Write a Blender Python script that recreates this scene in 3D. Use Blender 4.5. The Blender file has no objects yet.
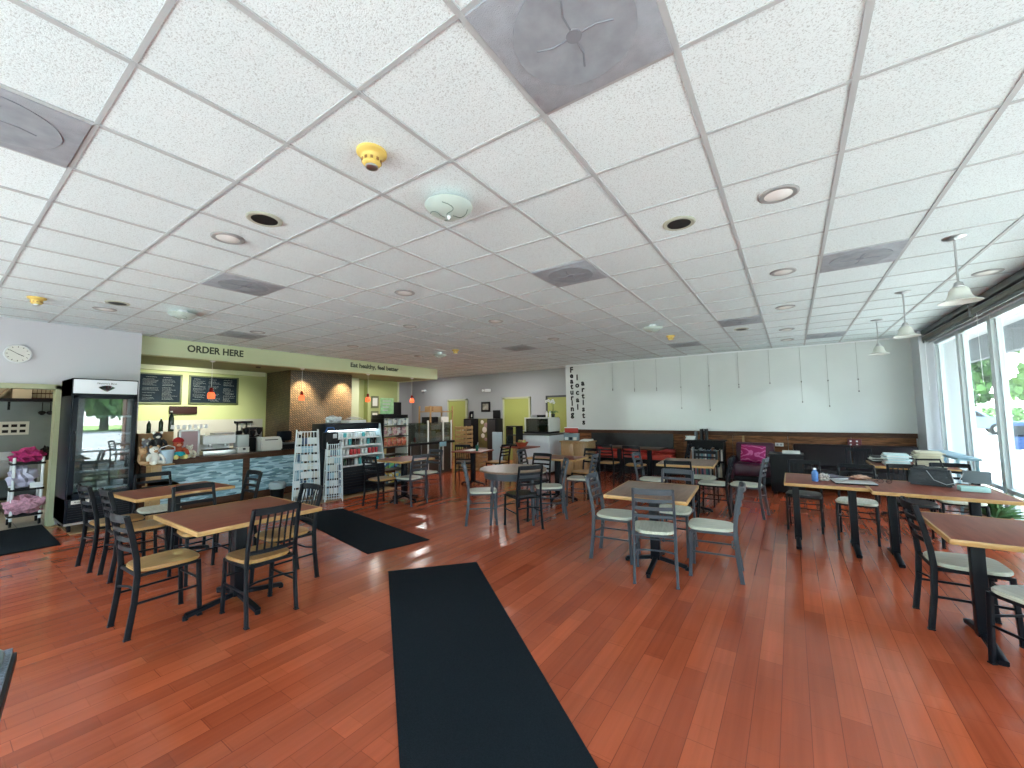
import bpy, bmesh, math, random
from math import sin, cos, pi, radians
from mathutils import Vector, Matrix, Euler

sc = bpy.context.scene
COL = sc.collection
rnd = random.Random(7)
CEIL = 3.015

# ---------------------------------------------------------------- camera
cam = bpy.data.cameras.new('camera')
cam.lens = 406.5145 / 1024 * 36.0
cam.sensor_width = 36.0
cam.clip_start = 0.02
cam.clip_end = 300
camo = bpy.data.objects.new('camera', cam)
COL.objects.link(camo)
_yaw, _pit, _rol = -.6007, .073, -.0124
_f = Vector((sin(_yaw) * cos(_pit), cos(_yaw) * cos(_pit), sin(_pit)))
_r = Vector((cos(_yaw), -sin(_yaw), 0))
_u = _r.cross(_f)
_r2 = cos(_rol) * _r + sin(_rol) * _u
_u2 = -sin(_rol) * _r + cos(_rol) * _u
_m = Matrix((_r2, _u2, -_f)).transposed().to_4x4()
_m.translation = Vector((0, 0, 1.57))
camo.matrix_world = _m
sc.camera = camo

# ---------------------------------------------------------------- world, sun, exposure
w = bpy.data.worlds.new('world')
sc.world = w
w.use_nodes = True
_n = w.node_tree.nodes
_bg = _n['Background']
_sky = _n.new('ShaderNodeTexSky')
_sky.sky_type = 'NISHITA'
_sky.sun_disc = False
_sky.sun_elevation = radians(52)
_sky.sun_rotation = radians(60)
_sky.air_density = 1.0
_sky.dust_density = 1.5
_mixw = _n.new('ShaderNodeMix')
_mixw.data_type = 'RGBA'
_mixw.inputs[0].default_value = .55
_mixw.inputs[7].default_value = (4.8, 5.5, 6.1, 1)
w.node_tree.links.new(_sky.outputs[0], _mixw.inputs[6])
w.node_tree.links.new(_mixw.outputs[2], _bg.inputs[0])
_bg.inputs[1].default_value = .75
sun = bpy.data.lights.new('sun', 'SUN')
sun.energy = 13
sun.angle = radians(1.5)
sun.color = (1, .96, .9)
suno = bpy.data.objects.new('sun', sun)
COL.objects.link(suno)
suno.rotation_euler = (radians(28), 0, radians(115))   # high sun over the parking lot
sc.view_settings.view_transform = 'Standard'
sc.view_settings.look = 'None'
sc.view_settings.gamma = 1
sc.view_settings.use_curve_mapping = False
sc.view_settings.exposure = 1.42
try:
    sc.cycles.use_denoising = True
    sc.cycles.max_bounces = 10
    sc.cycles.diffuse_bounces = 6
    sc.cycles.transparent_max_bounces = 12
    sc.cycles.caustics_reflective = False
    sc.cycles.caustics_refractive = False
    sc.cycles.sample_clamp_indirect = 8
except Exception:
    pass


def portal(name, loc, rot, sx, sy):
    l = bpy.data.lights.new(name, 'AREA')
    l.shape = 'RECTANGLE'
    l.size = sx
    l.size_y = sy
    l.cycles.is_portal = True
    o = bpy.data.objects.new(name, l)
    COL.objects.link(o)
    o.location = loc
    o.rotation_euler = rot
    return o


def lamp(name, kind, loc, energy, color=(1, 1, 1), rot=(0, 0, 0), size=.1, parent=None, spot=None):
    l = bpy.data.lights.new(name, kind)
    l.energy = energy
    l.color = color
    if kind == 'AREA':
        l.shape = 'DISK'
        l.size = size
    elif kind in ('POINT', 'SPOT'):
        l.shadow_soft_size = size
    if spot:
        l.spot_size = spot
        l.spot_blend = .8
    o = bpy.data.objects.new(name, l)
    COL.objects.link(o)
    o.location = loc
    o.rotation_euler = rot
    if parent:
        o.parent = parent
    return o


portal('window_portal', (2.12, 4.6, 1.45), (0, radians(90), 0), 2.7, 11.4)
portal('entry_portal', (-3.3, -2.02, 1.4), (radians(90), 0, 0), 10.4, 2.6)

# ---------------------------------------------------------------- materials
MATS = {}


def nodes(name):
    m = bpy.data.materials.new(name)
    m.use_nodes = True
    nt = m.node_tree
    b = nt.nodes['Principled BSDF']
    return m, nt, b


def flat(name, col, rough=.5, metal=0, spec=.5, emit=None, es=0, coat=0, bump=0, bscale=60, var=0, vscale=4, alpha=1, trans=0, ior=1.45):
    if name in MATS:
        return MATS[name]
    m, nt, b = nodes(name)
    b.inputs['Base Color'].default_value = (*col, 1)
    b.inputs['Roughness'].default_value = rough
    b.inputs['Metallic'].default_value = metal
    b.inputs['Specular IOR Level'].default_value = spec
    b.inputs['Coat Weight'].default_value = coat
    b.inputs['Coat Roughness'].default_value = .1
    b.inputs['IOR'].default_value = ior
    if trans:
        b.inputs['Transmission Weight'].default_value = trans
    if emit:
        b.inputs['Emission Color'].default_value = (*emit, 1)
        b.inputs['Emission Strength'].default_value = es
    tc = nt.nodes.new('ShaderNodeTexCoord')
    if var:
        nz = nt.nodes.new('ShaderNodeTexNoise')
        nz.inputs['Scale'].default_value = vscale
        nz.inputs['Detail'].default_value = 5
        nt.links.new(tc.outputs['Object'], nz.inputs['Vector'])
        rp = nt.nodes.new('ShaderNodeValToRGB')
        rp.color_ramp.elements[0].position = .3
        rp.color_ramp.elements[1].position = .7
        rp.color_ramp.elements[0].color = (*[max(0, c * (1 - var)) for c in col], 1)
        rp.color_ramp.elements[1].color = (*[min(1, c * (1 + var)) for c in col], 1)
        nt.links.new(nz.outputs[0], rp.inputs[0])
        nt.links.new(rp.outputs[0], b.inputs['Base Color'])
    if bump:
        nz = nt.nodes.new('ShaderNodeTexNoise')
        nz.inputs['Scale'].default_value = bscale
        nt.links.new(tc.outputs['Object'], nz.inputs['Vector'])
        bp = nt.nodes.new('ShaderNodeBump')
        bp.inputs['Strength'].default_value = bump
        bp.inputs['Distance'].default_value = .005
        nt.links.new(nz.outputs[0], bp.inputs['Height'])
        nt.links.new(bp.outputs[0], b.inputs['Normal'])
    MATS[name] = m
    return m


def wood(name, c1, c2, scale=(1, 12, 12), rough=.4, coat=0.2):
    """straight grain, running along the object's X axis"""
    if name in MATS:
        return MATS[name]
    m, nt, b = nodes(name)
    tc = nt.nodes.new('ShaderNodeTexCoord')
    mp = nt.nodes.new('ShaderNodeMapping')
    mp.inputs['Scale'].default_value = scale
    nz = nt.nodes.new('ShaderNodeTexNoise')
    nz.inputs['Scale'].default_value = 3.5
    nz.inputs['Detail'].default_value = 6
    nz.inputs['Distortion'].default_value = .6
    rp = nt.nodes.new('ShaderNodeValToRGB')
    rp.color_ramp.elements[0].position = .32
    rp.color_ramp.elements[1].position = .68
    rp.color_ramp.elements[0].color = (*c1, 1)
    rp.color_ramp.elements[1].color = (*c2, 1)
    nt.links.new(tc.outputs['Object'], mp.inputs[0])
    nt.links.new(mp.outputs[0], nz.inputs['Vector'])
    nt.links.new(nz.outputs[0], rp.inputs[0])
    nt.links.new(rp.outputs[0], b.inputs['Base Color'])
    b.inputs['Roughness'].default_value = rough
    b.inputs['Coat Weight'].default_value = coat
    b.inputs['Specular IOR Level'].default_value = .25
    MATS[name] = m
    return m


def brickmat(name, c1, c2, mortar, bw, rh, ms, rough=.5, rot=(0, 0, 0), bump=.3, offset=.5, coat=0, grain=None, nodes_lines=None, coords='Object'):
    m, nt, b = nodes(name)
    tc = nt.nodes.new('ShaderNodeTexCoord')
    mp = nt.nodes.new('ShaderNodeMapping')
    mp.inputs['Rotation'].default_value = rot
    br = nt.nodes.new('ShaderNodeTexBrick')
    br.offset = offset
    br.inputs['Scale'].default_value = 1
    br.inputs['Brick Width'].default_value = bw
    br.inputs['Row Height'].default_value = rh
    br.inputs['Mortar Size'].default_value = ms
    br.inputs['Mortar Smooth'].default_value = .1
    br.inputs['Color1'].default_value = (*c1, 1)
    br.inputs['Color2'].default_value = (*c2, 1)
    br.inputs['Mortar'].default_value = (*mortar, 1)
    nt.links.new(tc.outputs[coords], mp.inputs[0])
    nt.links.new(mp.outputs[0], br.inputs['Vector'])
    out = br.outputs['Color']
    if grain:
        mp2 = nt.nodes.new('ShaderNodeMapping')
        mp2.inputs['Scale'].default_value = grain[0]
        nt.links.new(mp.outputs[0], mp2.inputs[0])
        nz = nt.nodes.new('ShaderNodeTexNoise')
        nz.inputs['Scale'].default_value = 2
        nz.inputs['Detail'].default_value = 6
        nt.links.new(mp2.outputs[0], nz.inputs['Vector'])
        rp = nt.nodes.new('ShaderNodeValToRGB')
        rp.color_ramp.elements[0].position = .3
        rp.color_ramp.elements[1].position = .7
        g = grain[1]
        rp.color_ramp.elements[0].color = (1 - g, 1 - g, 1 - g, 1)
        rp.color_ramp.elements[1].color = (1 + g * .5, 1 + g * .5, 1 + g * .5, 1)
        nt.links.new(nz.outputs[0], rp.inputs[0])
        mx = nt.nodes.new('ShaderNodeMix')
        mx.data_type = 'RGBA'
        mx.blend_type = 'MULTIPLY'
        mx.inputs[0].default_value = 1
        nt.links.new(out, mx.inputs[6])
        nt.links.new(rp.outputs[0], mx.inputs[7])
        out = mx.outputs[2]
        if nodes_lines:      # large soft wear patches
            nz2 = nt.nodes.new('ShaderNodeTexNoise')
            nz2.inputs['Scale'].default_value = nodes_lines
            nz2.inputs['Detail'].default_value = 3
            nt.links.new(mp.outputs[0], nz2.inputs['Vector'])
            rp2 = nt.nodes.new('ShaderNodeValToRGB')
            rp2.color_ramp.elements[0].position = .35
            rp2.color_ramp.elements[1].position = .65
            rp2.color_ramp.elements[0].color = (.82, .78, .76, 1)
            rp2.color_ramp.elements[1].color = (1.1, 1.1, 1.1, 1)
            nt.links.new(nz2.outputs[0], rp2.inputs[0])
            mx2 = nt.nodes.new('ShaderNodeMix')
            mx2.data_type = 'RGBA'
            mx2.blend_type = 'MULTIPLY'
            mx2.inputs[0].default_value = 1
            nt.links.new(out, mx2.inputs[6])
            nt.links.new(rp2.outputs[0], mx2.inputs[7])
            out = mx2.outputs[2]
    nt.links.new(out, b.inputs['Base Color'])
    b.inputs['Roughness'].default_value = rough
    b.inputs['Coat Weight'].default_value = coat
    b.inputs['Coat Roughness'].default_value = .12
    bp = nt.nodes.new('ShaderNodeBump')
    bp.inputs['Strength'].default_value = bump
    bp.inputs['Distance'].default_value = .004
    bp.invert = True
    nt.links.new(br.outputs['Fac'], bp.inputs['Height'])
    nt.links.new(bp.outputs[0], b.inputs['Normal'])
    MATS[name] = m
    return m, nt, b


# floor: red-brown bamboo planks running along Y, with faint knuckle lines across
M_floor, _nt, _b = brickmat('cherry_plank_floor', (.54, .118, .046), (.38, .074, .029), (.25, .052, .024), .92, .125, .0016, rough=.19,
                            rot=(0, 0, radians(90)), bump=.03, offset=.37, coat=.12, grain=((.5, 14, 1), .14), nodes_lines=.55)
M_floor.node_tree.nodes['Principled BSDF'].inputs['Specular IOR Level'].default_value = .5
_br = [n for n in _nt.nodes if n.type == 'TEX_BRICK'][0]
_mp = [n for n in _nt.nodes if n.type == 'MAPPING'][0]
_br2 = _nt.nodes.new('ShaderNodeTexBrick')           # bamboo knuckles: a second, shorter course
_br2.offset = .41
_br2.inputs['Scale'].default_value = 1
_br2.inputs['Brick Width'].default_value = .31
_br2.inputs['Row Height'].default_value = .125
_br2.inputs['Mortar Size'].default_value = .0035
_br2.inputs['Mortar Smooth'].default_value = 1
_br2.inputs['Color1'].default_value = (1, 1, 1, 1)
_br2.inputs['Color2'].default_value = (.86, .86, .86, 1)
_br2.inputs['Mortar'].default_value = (.74, .70, .68, 1)
_nt.links.new(_mp.outputs[0], _br2.inputs['Vector'])
_mx = _nt.nodes.new('ShaderNodeMix')
_mx.data_type = 'RGBA'
_mx.blend_type = 'MULTIPLY'
_mx.inputs[0].default_value = .8
_old = _b.inputs['Base Color'].links[0].from_socket
_nt.links.new(_old, _mx.inputs[6])
_nt.links.new(_br2.outputs[0], _mx.inputs[7])
_nt.links.new(_mx.outputs[2], _b.inputs['Base Color'])


def ceiling_mat():
    m, nt, b = nodes('pitted_ceiling_tile')
    tc = nt.nodes.new('ShaderNodeTexCoord')
    nz = nt.nodes.new('ShaderNodeTexNoise')
    nz.inputs['Scale'].default_value = 150
    nz.inputs['Detail'].default_value = 2
    nz.inputs['Distortion'].default_value = .8
    nt.links.new(tc.outputs['Object'], nz.inputs['Vector'])
    rp = nt.nodes.new('ShaderNodeValToRGB')
    rp.color_ramp.elements[0].position = .36
    rp.color_ramp.elements[1].position = .45
    rp.color_ramp.elements[0].color = (.52, .58, .59, 1)
    rp.color_ramp.elements[1].color = (.755, .85, .87, 1)
    nt.links.new(nz.outputs[0], rp.inputs[0])
    # each tile a slightly different white
    br = nt.nodes.new('ShaderNodeTexBrick')
    br.offset = 0
    br.inputs['Scale'].default_value = 1
    br.inputs['Brick Width'].default_value = .61
    br.inputs['Row Height'].default_value = .61
    br.inputs['Mortar Size'].default_value = 0
    br.inputs['Color1'].default_value = (1, 1, 1, 1)
    br.inputs['Color2'].default_value = (.93, .93, .93, 1)
    mp = nt.nodes.new('ShaderNodeMapping')
    mp.inputs['Location'].default_value = (1.525, -1.03, 0)
    nt.links.new(tc.outputs['Object'], mp.inputs[0])
    nt.links.new(mp.outputs[0], br.inputs['Vector'])
    mx = nt.nodes.new('ShaderNodeMix')
    mx.data_type = 'RGBA'
    mx.blend_type = 'MULTIPLY'
    mx.inputs[0].default_value = 1
    nt.links.new(rp.outputs[0], mx.inputs[6])
    nt.links.new(br.outputs[0], mx.inputs[7])
    nt.links.new(mx.outputs[2], b.inputs['Base Color'])
    b.inputs['Roughness'].default_value = .9
    bp = nt.nodes.new('ShaderNodeBump')
    bp.inputs['Strength'].default_value = .6
    bp.inputs['Distance'].default_value = .004
    nt.links.new(nz.outputs[0], bp.inputs['Height'])
    nt.links.new(bp.outputs[0], b.inputs['Normal'])
    return m


M_ceil = ceiling_mat()
M_tee = flat('tee_grid_grey', (.44, .47, .48), .5)
M_wall = flat('lilac_grey_paint', (.55, .55, .59), .6, bump=.1)
M_greywall = flat('mid_grey_paint', (.30, .315, .325), .6, bump=.1)
M_gallery = flat('gloss_grey_gallery_paint', (.62, .65, .65), .12, spec=.5, var=.03, vscale=1.2)
M_green = flat('olive_green_paint', (.40, .45, .20), .6, bump=.1)
M_beam = flat('pale_green_paint', (.60, .65, .42), .6, bump=.1)
M_doorgreen = flat('door_green', (.30, .33, .09), .45)
M_doorframe = flat('door_frame_sage', (.40, .42, .27), .5)
M_splash = flat('beige_splash_wall', (.42, .42, .35), .5)
M_cream = flat('kitchen_cream', (.52, .45, .32), .6)
M_matblack = flat('charcoal_carpet', (.011, .015, .019), .95, spec=.08, bump=.6, bscale=300, var=.3, vscale=180)
M_frame = flat('black_powder_coat', (.004, .005, .008), .42, spec=.22)
M_greyframe = flat('slate_grey_powder_coat', (.050, .057, .071), .38, spec=.4)
M_seatwood = wood('honey_seat_wood', (.38, .20, .065), (.52, .30, .115), (14, 1.2, 14), .3, .4)
M_seatcream = wood('washed_cream_seat', (.52, .53, .42), (.70, .71, .60), (14, 1.2, 14), .35, .3)
M_seatblack = flat('black_vinyl_seat', (.012, .012, .016), .3)
M_top = wood('cherry_laminate', (.17, .042, .024), (.23, .062, .036), (9, 1, 9), .45, 0)
M_topgrey = wood('faded_walnut_laminate', (.17, .105, .075), (.23, .145, .105), (9, 1, 9), .4, .1)
M_edge = wood('maple_table_edge', (.42, .23, .075), (.54, .33, .13), (3, 3, 14), .35, .3)
M_metal = flat('brushed_steel', (.55, .56, .57), .3, 1)
M_alu = flat('pale_window_frame', (.66, .74, .77), .35, .1)
M_darkalu = flat('dark_window_frame', (.06, .065, .065), .4, .3)
M_black = flat('satin_black', (.006, .006, .008), .45, spec=.25)
M_navy = flat('deep_navy_black', (.005, .009, .016), .4, spec=.25)
M_white = flat('white_plastic', (.75, .78, .80), .4)
M_offwhite = flat('off_white_card', (.66, .66, .62), .6)
M_paper = flat('white_paper', (.78, .80, .78), .8)
M_yellow = flat('yellow_plastic', (.68, .50, .13), .45)
M_brown = wood('dark_wood_trim', (.050, .020, .010), (.10, .042, .022), (2, 2, 12), .5, 0)
M_walnut = wood('walnut_wainscot', (.070, .026, .010), (.30, .125, .048), (1.2, 1.2, 9), .6, 0)
M_oak = wood('pale_oak', (.30, .18, .08), (.40, .26, .12), (3, 3, 14), .5)
M_card = flat('cardboard', (.36, .22, .11), .8)
M_vent = flat('perforated_grey_diffuser', (.34, .37, .41), .6, bump=.6, bscale=250, var=.12, vscale=14)
M_ventdark = flat('diffuser_disc', (.29, .32, .355), .6, var=.15, vscale=10)
M_glass = None


def glassmat(name, tint=(1, 1, 1), rough=0.0, base=.05):
    """thin glazing: mostly see-through with a Fresnel sheen"""
    m = bpy.data.materials.new(name)
    m.use_nodes = True
    nt = m.node_tree
    for n in list(nt.nodes):
        nt.nodes.remove(n)
    o = nt.nodes.new('ShaderNodeOutputMaterial')
    tr = nt.nodes.new('ShaderNodeBsdfTransparent')
    tr.inputs[0].default_value = (*tint, 1)
    gl = nt.nodes.new('ShaderNodeBsdfGlossy')
    gl.inputs['Roughness'].default_value = rough
    lw = nt.nodes.new('ShaderNodeLayerWeight')
    lw.inputs[0].default_value = .5
    pw = nt.nodes.new('ShaderNodeMath')
    pw.operation = 'POWER'
    pw.inputs[1].default_value = 4
    fr = nt.nodes.new('ShaderNodeMath')
    fr.operation = 'MULTIPLY_ADD'
    fr.inputs[1].default_value = .6
    fr.inputs[2].default_value = base
    nt.links.new(lw.outputs['Facing'], pw.inputs[0])
    nt.links.new(pw.outputs[0], fr.inputs[0])
    mx = nt.nodes.new('ShaderNodeMixShader')
    nt.links.new(fr.outputs[0], mx.inputs[0])
    nt.links.new(tr.outputs[0], mx.inputs[1])
    nt.links.new(gl.outputs[0], mx.inputs[2])
    nt.links.new(mx.outputs[0], o.inputs[0])
    MATS[name] = m
    return m


M_glass = glassmat('clear_glazing', (.93, .97, .96))
M_coolglass = glassmat('cooler_door_glass', (.72, .78, .80), base=.16)   # double glazed: strong mirror image
M_frost = flat('frosted_glass_shade', (.62, .64, .60), .35, spec=.5)
M_dome = flat('lit_glass_dome', (.40, .48, .44), .3, emit=(.85, 1, .93), es=.03)


# ---------------------------------------------------------------- mesh helpers
def nb():
    return bmesh.new()


def box(bm, c, s, rot=None, bev=0, seg=2):
    r = bmesh.ops.create_cube(bm, size=1)
    vs = r['verts']
    bmesh.ops.scale(bm, vec=Vector(s), verts=vs)
    if bev > 0:
        es = list({e for v in vs for e in v.link_edges})
        rr = bmesh.ops.bevel(bm, geom=es, offset=min(bev, min(s) * .45), segments=seg, affect='EDGES', profile=.6)
        vs = list({v for f in rr['faces'] for v in f.verts} | {v for v in vs if v.is_valid})
    if rot:
        bmesh.ops.rotate(bm, cent=(0, 0, 0), matrix=Euler(rot).to_matrix(), verts=vs)
    bmesh.ops.translate(bm, vec=Vector(c), verts=vs)
    return vs


def box2(bm, a, b, bev=0):
    """box from min corner a to max corner b"""
    c = [(a[i] + b[i]) / 2 for i in range(3)]
    s = [abs(b[i] - a[i]) for i in range(3)]
    return box(bm, c, s, bev=bev)


def tube(bm, pts, r, seg=8, rr=None, cap=True, flatten=None):
    """sweep a circle (or a rectangle when flatten=(w, d)) along pts"""
    pts = [Vector(p) for p in pts]
    n = len(pts)
    rings = []
    up = None
    for i, p in enumerate(pts):
        t = (pts[min(i + 1, n - 1)] - pts[max(i - 1, 0)]).normalized()
        if up is None:
            up = Vector((1, 0, 0)) if abs(t.x) < .9 else Vector((0, 1, 0))
        a = (up - t * up.dot(t)).normalized()
        b = t.cross(a)
        up = a
        ring = []
        if flatten:
            wv, dv = flatten
            k = .3
            prof = [(-wv, -dv * (1 - k)), (-wv * (1 - k), -dv), (wv * (1 - k), -dv), (wv, -dv * (1 - k)), (wv, dv * (1 - k)), (wv * (1 - k), dv), (-wv * (1 - k), dv), (-wv, dv * (1 - k))]
            for x, y in prof:
                ring.append(bm.verts.new(p + a * x * .5 + b * y * .5))
        else:
            ri = rr[i] if rr else r
            for k in range(seg):
                an = 2 * pi * k / seg
                ring.append(bm.verts.new(p + a * cos(an) * ri + b * sin(an) * ri))
        rings.append(ring)
    m = len(rings[0])
    for i in range(n - 1):
        for k in range(m):
            bm.faces.new((rings[i][k], rings[i][(k + 1) % m], rings[i + 1][(k + 1) % m], rings[i + 1][k]))
    if cap:
        bm.faces.new(rings[0][::-1])
        bm.faces.new(rings[-1])


def lathe(bm, prof, seg=24, c=(0, 0, 0), axis='Z'):
    """revolve (radius, height) pairs"""
    rings = []
    for r, z in prof:
        ring = []
        for k in range(seg):
            a = 2 * pi * k / seg
            x, y = cos(a) * max(r, 1e-5), sin(a) * max(r, 1e-5)
            v = (x, y, z) if axis == 'Z' else ((z, x, y) if axis == 'X' else (y, z, x))
            ring.append(bm.verts.new((v[0] + c[0], v[1] + c[1], v[2] + c[2])))
        rings.append(ring)
    for i in range(len(rings) - 1):
        for k in range(seg):
            bm.faces.new((rings[i][k], rings[i][(k + 1) % seg], rings[i + 1][(k + 1) % seg], rings[i + 1][k]))
    bm.faces.new(rings[0][::-1])
    bm.faces.new(rings[-1])


def cyl(bm, c, r, h, seg=20, axis='Z', bev=0):
    b = min(bev, r * .4, h * .4)
    if b > 0:
        lathe(bm, [(r - b, 0), (r, b), (r, h - b), (r - b, h)], seg, c, axis)
    else:
        lathe(bm, [(r, 0), (r, h)], seg, c, axis)


def prism(bm, poly, z0, z1, bev=0):
    vs = [bm.verts.new((x, y, z0)) for x, y in poly]
    f = bm.faces.new(vs)
    r = bmesh.ops.extrude_face_region(bm, geom=[f])
    nv = [g for g in r['geom'] if isinstance(g, bmesh.types.BMVert)]
    bmesh.ops.translate(bm, vec=(0, 0, z1 - z0), verts=nv)
    if bev:
        allv = set(vs + nv)
        es = [e for e in bm.edges if e.verts[0] in allv and e.verts[1] in allv and abs(e.verts[0].co.z - e.verts[1].co.z) < 1e-6]
        bmesh.ops.bevel(bm, geom=es, offset=bev, segments=2, affect='EDGES')


def blob(bm, c, s, sub=2, rot=None):
    r = bmesh.ops.create_icosphere(bm, subdivisions=sub, radius=1)
    vs = r['verts']
    bmesh.ops.scale(bm, vec=Vector(s), verts=vs)
    if rot:
        bmesh.ops.rotate(bm, cent=(0, 0, 0), matrix=Euler(rot).to_matrix(), verts=vs)
    bmesh.ops.translate(bm, vec=Vector(c), verts=vs)


def obj(name, bm, mat, parent=None, smooth=True, loc=None):
    bmesh.ops.recalc_face_normals(bm, faces=bm.faces)
    me = bpy.data.meshes.new(name)
    bm.to_mesh(me)
    bm.free()
    me.materials.append(mat)
    if smooth:
        for p in me.polygons:
            p.use_smooth = True
        try:
            me.set_sharp_from_angle(angle=radians(35))
        except Exception:
            pass
    o = bpy.data.objects.new(name, me)
    COL.objects.link(o)
    if parent:
        o.parent = parent
    if loc:
        o.location = loc
    return o


def part(name, mat, parent, *shapes, smooth=True):
    """one mesh made of several shapes; each shape is (function, args, kwargs)"""
    bm = nb()
    for s in shapes:
        s[0](bm, *s[1:])
    return obj(name, bm, mat, parent, smooth)


def tag(o, label, cat, group=None, kind=None):
    o['label'] = label
    o['category'] = cat
    if group:
        o['group'] = group
    if kind:
        o['kind'] = kind
    return o


def thing(name, label, cat, loc=(0, 0, 0), rz=0, group=None):
    o = bpy.data.objects.new(name, None)
    o.empty_display_size = .1
    COL.objects.link(o)
    o.location = loc
    o.rotation_euler = (0, 0, radians(rz))
    return tag(o, label, cat, group)


def solo(name, label, cat, bm, mat, loc=(0, 0, 0), rz=0, group=None, smooth=True):
    o = obj(name, bm, mat, None, smooth, loc)
    o.rotation_euler = (0, 0, radians(rz))
    return tag(o, label, cat, group)


def struct(name, bm, mat, parent=None, smooth=False):
    o = obj(name, bm, mat, parent, smooth)
    if not parent:
        o['kind'] = 'structure'
    return o


def dup(root, loc, rz, label, group=None, scale=None):
    r = root.copy()
    COL.objects.link(r)
    r.location = loc
    r.rotation_euler = (0, 0, radians(rz))
    r['label'] = label
    if group:
        r['group'] = group
    if scale:
        r.scale = scale

    def rec(a, b):
        for ch in list(a.children):
            if ch in done:
                continue
            c = ch.copy()
            COL.objects.link(c)
            c.parent = b
            done.add(c)
            rec(ch, c)
    done = set()
    rec(root, r)
    return r


def textmesh(name, body, size, mat, parent=None, extrude=.002, bold=0, align='CENTER'):
    cu = bpy.data.curves.new(name, 'FONT')
    cu.body = body
    cu.size = size
    cu.extrude = extrude
    cu.offset = bold
    cu.align_x = align
    cu.align_y = 'CENTER'
    cu.resolution_u = 3
    t = bpy.data.objects.new(name, cu)
    COL.objects.link(t)
    dg = bpy.context.evaluated_depsgraph_get()
    me = bpy.data.meshes.new_from_object(t.evaluated_get(dg))
    bpy.data.objects.remove(t)
    bpy.data.curves.remove(cu)
    me.materials.clear()
    me.materials.append(mat)
    o = bpy.data.objects.new(name, me)
    COL.objects.link(o)
    if parent:
        o.parent = parent
    return o


ROT_PX = (radians(90), 0, radians(90))      # text that faces +X, reads along +Y
ROT_NY = (radians(90), 0, 0)                # text that faces -Y, reads along +X

# ================================================================ ROOM
FX0, FX1, FY0, FY1 = -13.0, 2.3, -2.05, 11.6


def sbox(name, a, b, mat, parent=None, bev=0):
    bm = nb()
    box2(bm, a, b, bev)
    return struct(name, bm, mat, parent)


floor = sbox('floor', (FX0 - .2, FY0 - .2, -.2), (FX1, FY1 + .2, 0), M_floor)
M_kfloor = brickmat('kitchen_tile', (.36, .31, .24), (.40, .35, .28), (.2, .17, .13), .3, .3, .006, rough=.5)[0]
sbox('floor_kitchen', (-11.7, -.6, 0), (-9.12, 2.0, .006), M_kfloor)
sbox('trim_1', (-9.12, -.2, 0), (-8.95, 1.25, .012), M_oak)                       # threshold
M_tan = wood('tan_floor_border', (.30, .19, .09), (.38, .25, .13), (1, 12, 12), .4)
sbox('trim_2', (-9.1, 1.25, 0), (-8.15, 2.1, .006), M_tan)                       # bare wooden strip under the cooler
sbox('trim_3', (-8.62, 2.1, 0), (-7.05, 6.0, .006), M_tan)

bm = nb()
box2(bm, (FX0 - .2, FY0 - .2, CEIL), (FX1 + .05, FY1 + .2, CEIL + .2))
struct('ceiling', bm, M_ceil)
bm = nb()
for k in range(-19, 7):
    x = k * .61 - 1.525
    if FX0 < x < 2.05:
        y1 = 11.1 if x > -5.6 else FY1
        box2(bm, (x - .013, FY0, CEIL - .007), (x + .013, y1, CEIL))
for k in range(-5, 18):
    y = k * .61 + 1.03
    if FY0 < y < FY1:
        box2(bm, (FX0, y - .010, CEIL - .005), (2.1, y + .010, CEIL))
struct('ceiling_grid', bm, M_tee)

# --- left wall with the kitchen opening
KY0, KY1, KZ = -.35, 1.22, 2.08
bm = nb()
box2(bm, (-9.25, FY0, 0), (-9.1, KY0, CEIL))
box2(bm, (-9.25, KY1, 0), (-9.1, 2.10, CEIL))
box2(bm, (-9.25, KY0, KZ), (-9.1, KY1, CEIL))
struct('wall_left', bm, M_wall)
bm = nb()
box2(bm, (-9.27, KY1 - .07, 0), (-9.06, KY1, KZ))
box2(bm, (-9.27, KY0, 0), (-9.06, KY0 + .07, KZ))
box2(bm, (-9.27, KY0, KZ - .06), (-9.06, KY1, KZ + .01))
dr = struct('door_1', bm, M_doorframe)
# kitchen shell
bm = nb()
box2(bm, (-11.75, -1.2, 0), (-11.65, 2.0, 2.72))
box2(bm, (-11.7, -1.25, 0), (-9.25, -1.15, 2.72))
struct('wall_kitchen', bm, M_cream)
sbox('ceiling_kitchen', (-11.7, -1.2, 2.66), (-9.25, 2.0, 2.72), M_offwhite)
bm = nb()
box2(bm, (-11.65, -1.0, .95), (-11.62, 1.95, 1.93))
struct('wall_kitchen_panel', bm, flat('grey_steel_panel', (.22, .25, .26), .35, .4, var=.15, vscale=2))

# --- bar recess
sbox('wall_bar_side', (-11.3, 2.0, 0), (-9.25, 2.07, CEIL), M_green)
bm = nb()
box2(bm, (-11.3, 2.07, 0), (-11.2, 8.0, CEIL))
struct('wall_bar_back', bm, M_green)
sbox('wall_bar_splash', (-11.2, 2.07, .9), (-11.18, 5.0, 1.52), M_splash)
sbox('wall_bar_pier', (-11.2, 6.7, 0), (-10.75, 7.5, 2.72), M_beam)
sbox('wall_bar_end', (-11.2, 8.0, 0), (-11.0, 9.15, 2.72), M_green)
sbox('trim_4', (-11.22, 9.15, 0), (-10.97, 9.22, 2.72), M_beam)
sbox('ceiling_bar', (-11.3, 2.07, 2.70), (-9.5, 9.3, 2.74), flat('soffit_olive', (.25, .28, .15), .7))
bm = nb()
box2(bm, (-9.5, 2.07, 2.69), (-9.3, 9.3, CEIL))
box2(bm, (-11.3, 9.2, 2.69), (-9.3, 9.35, CEIL))
struct('trim_5', bm, M_beam)                                                     # green bulkhead beam
sbox('trim_6', (-11.2, 2.07, 2.60), (-11.1, 5.0, 2.70), M_beam)


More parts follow.
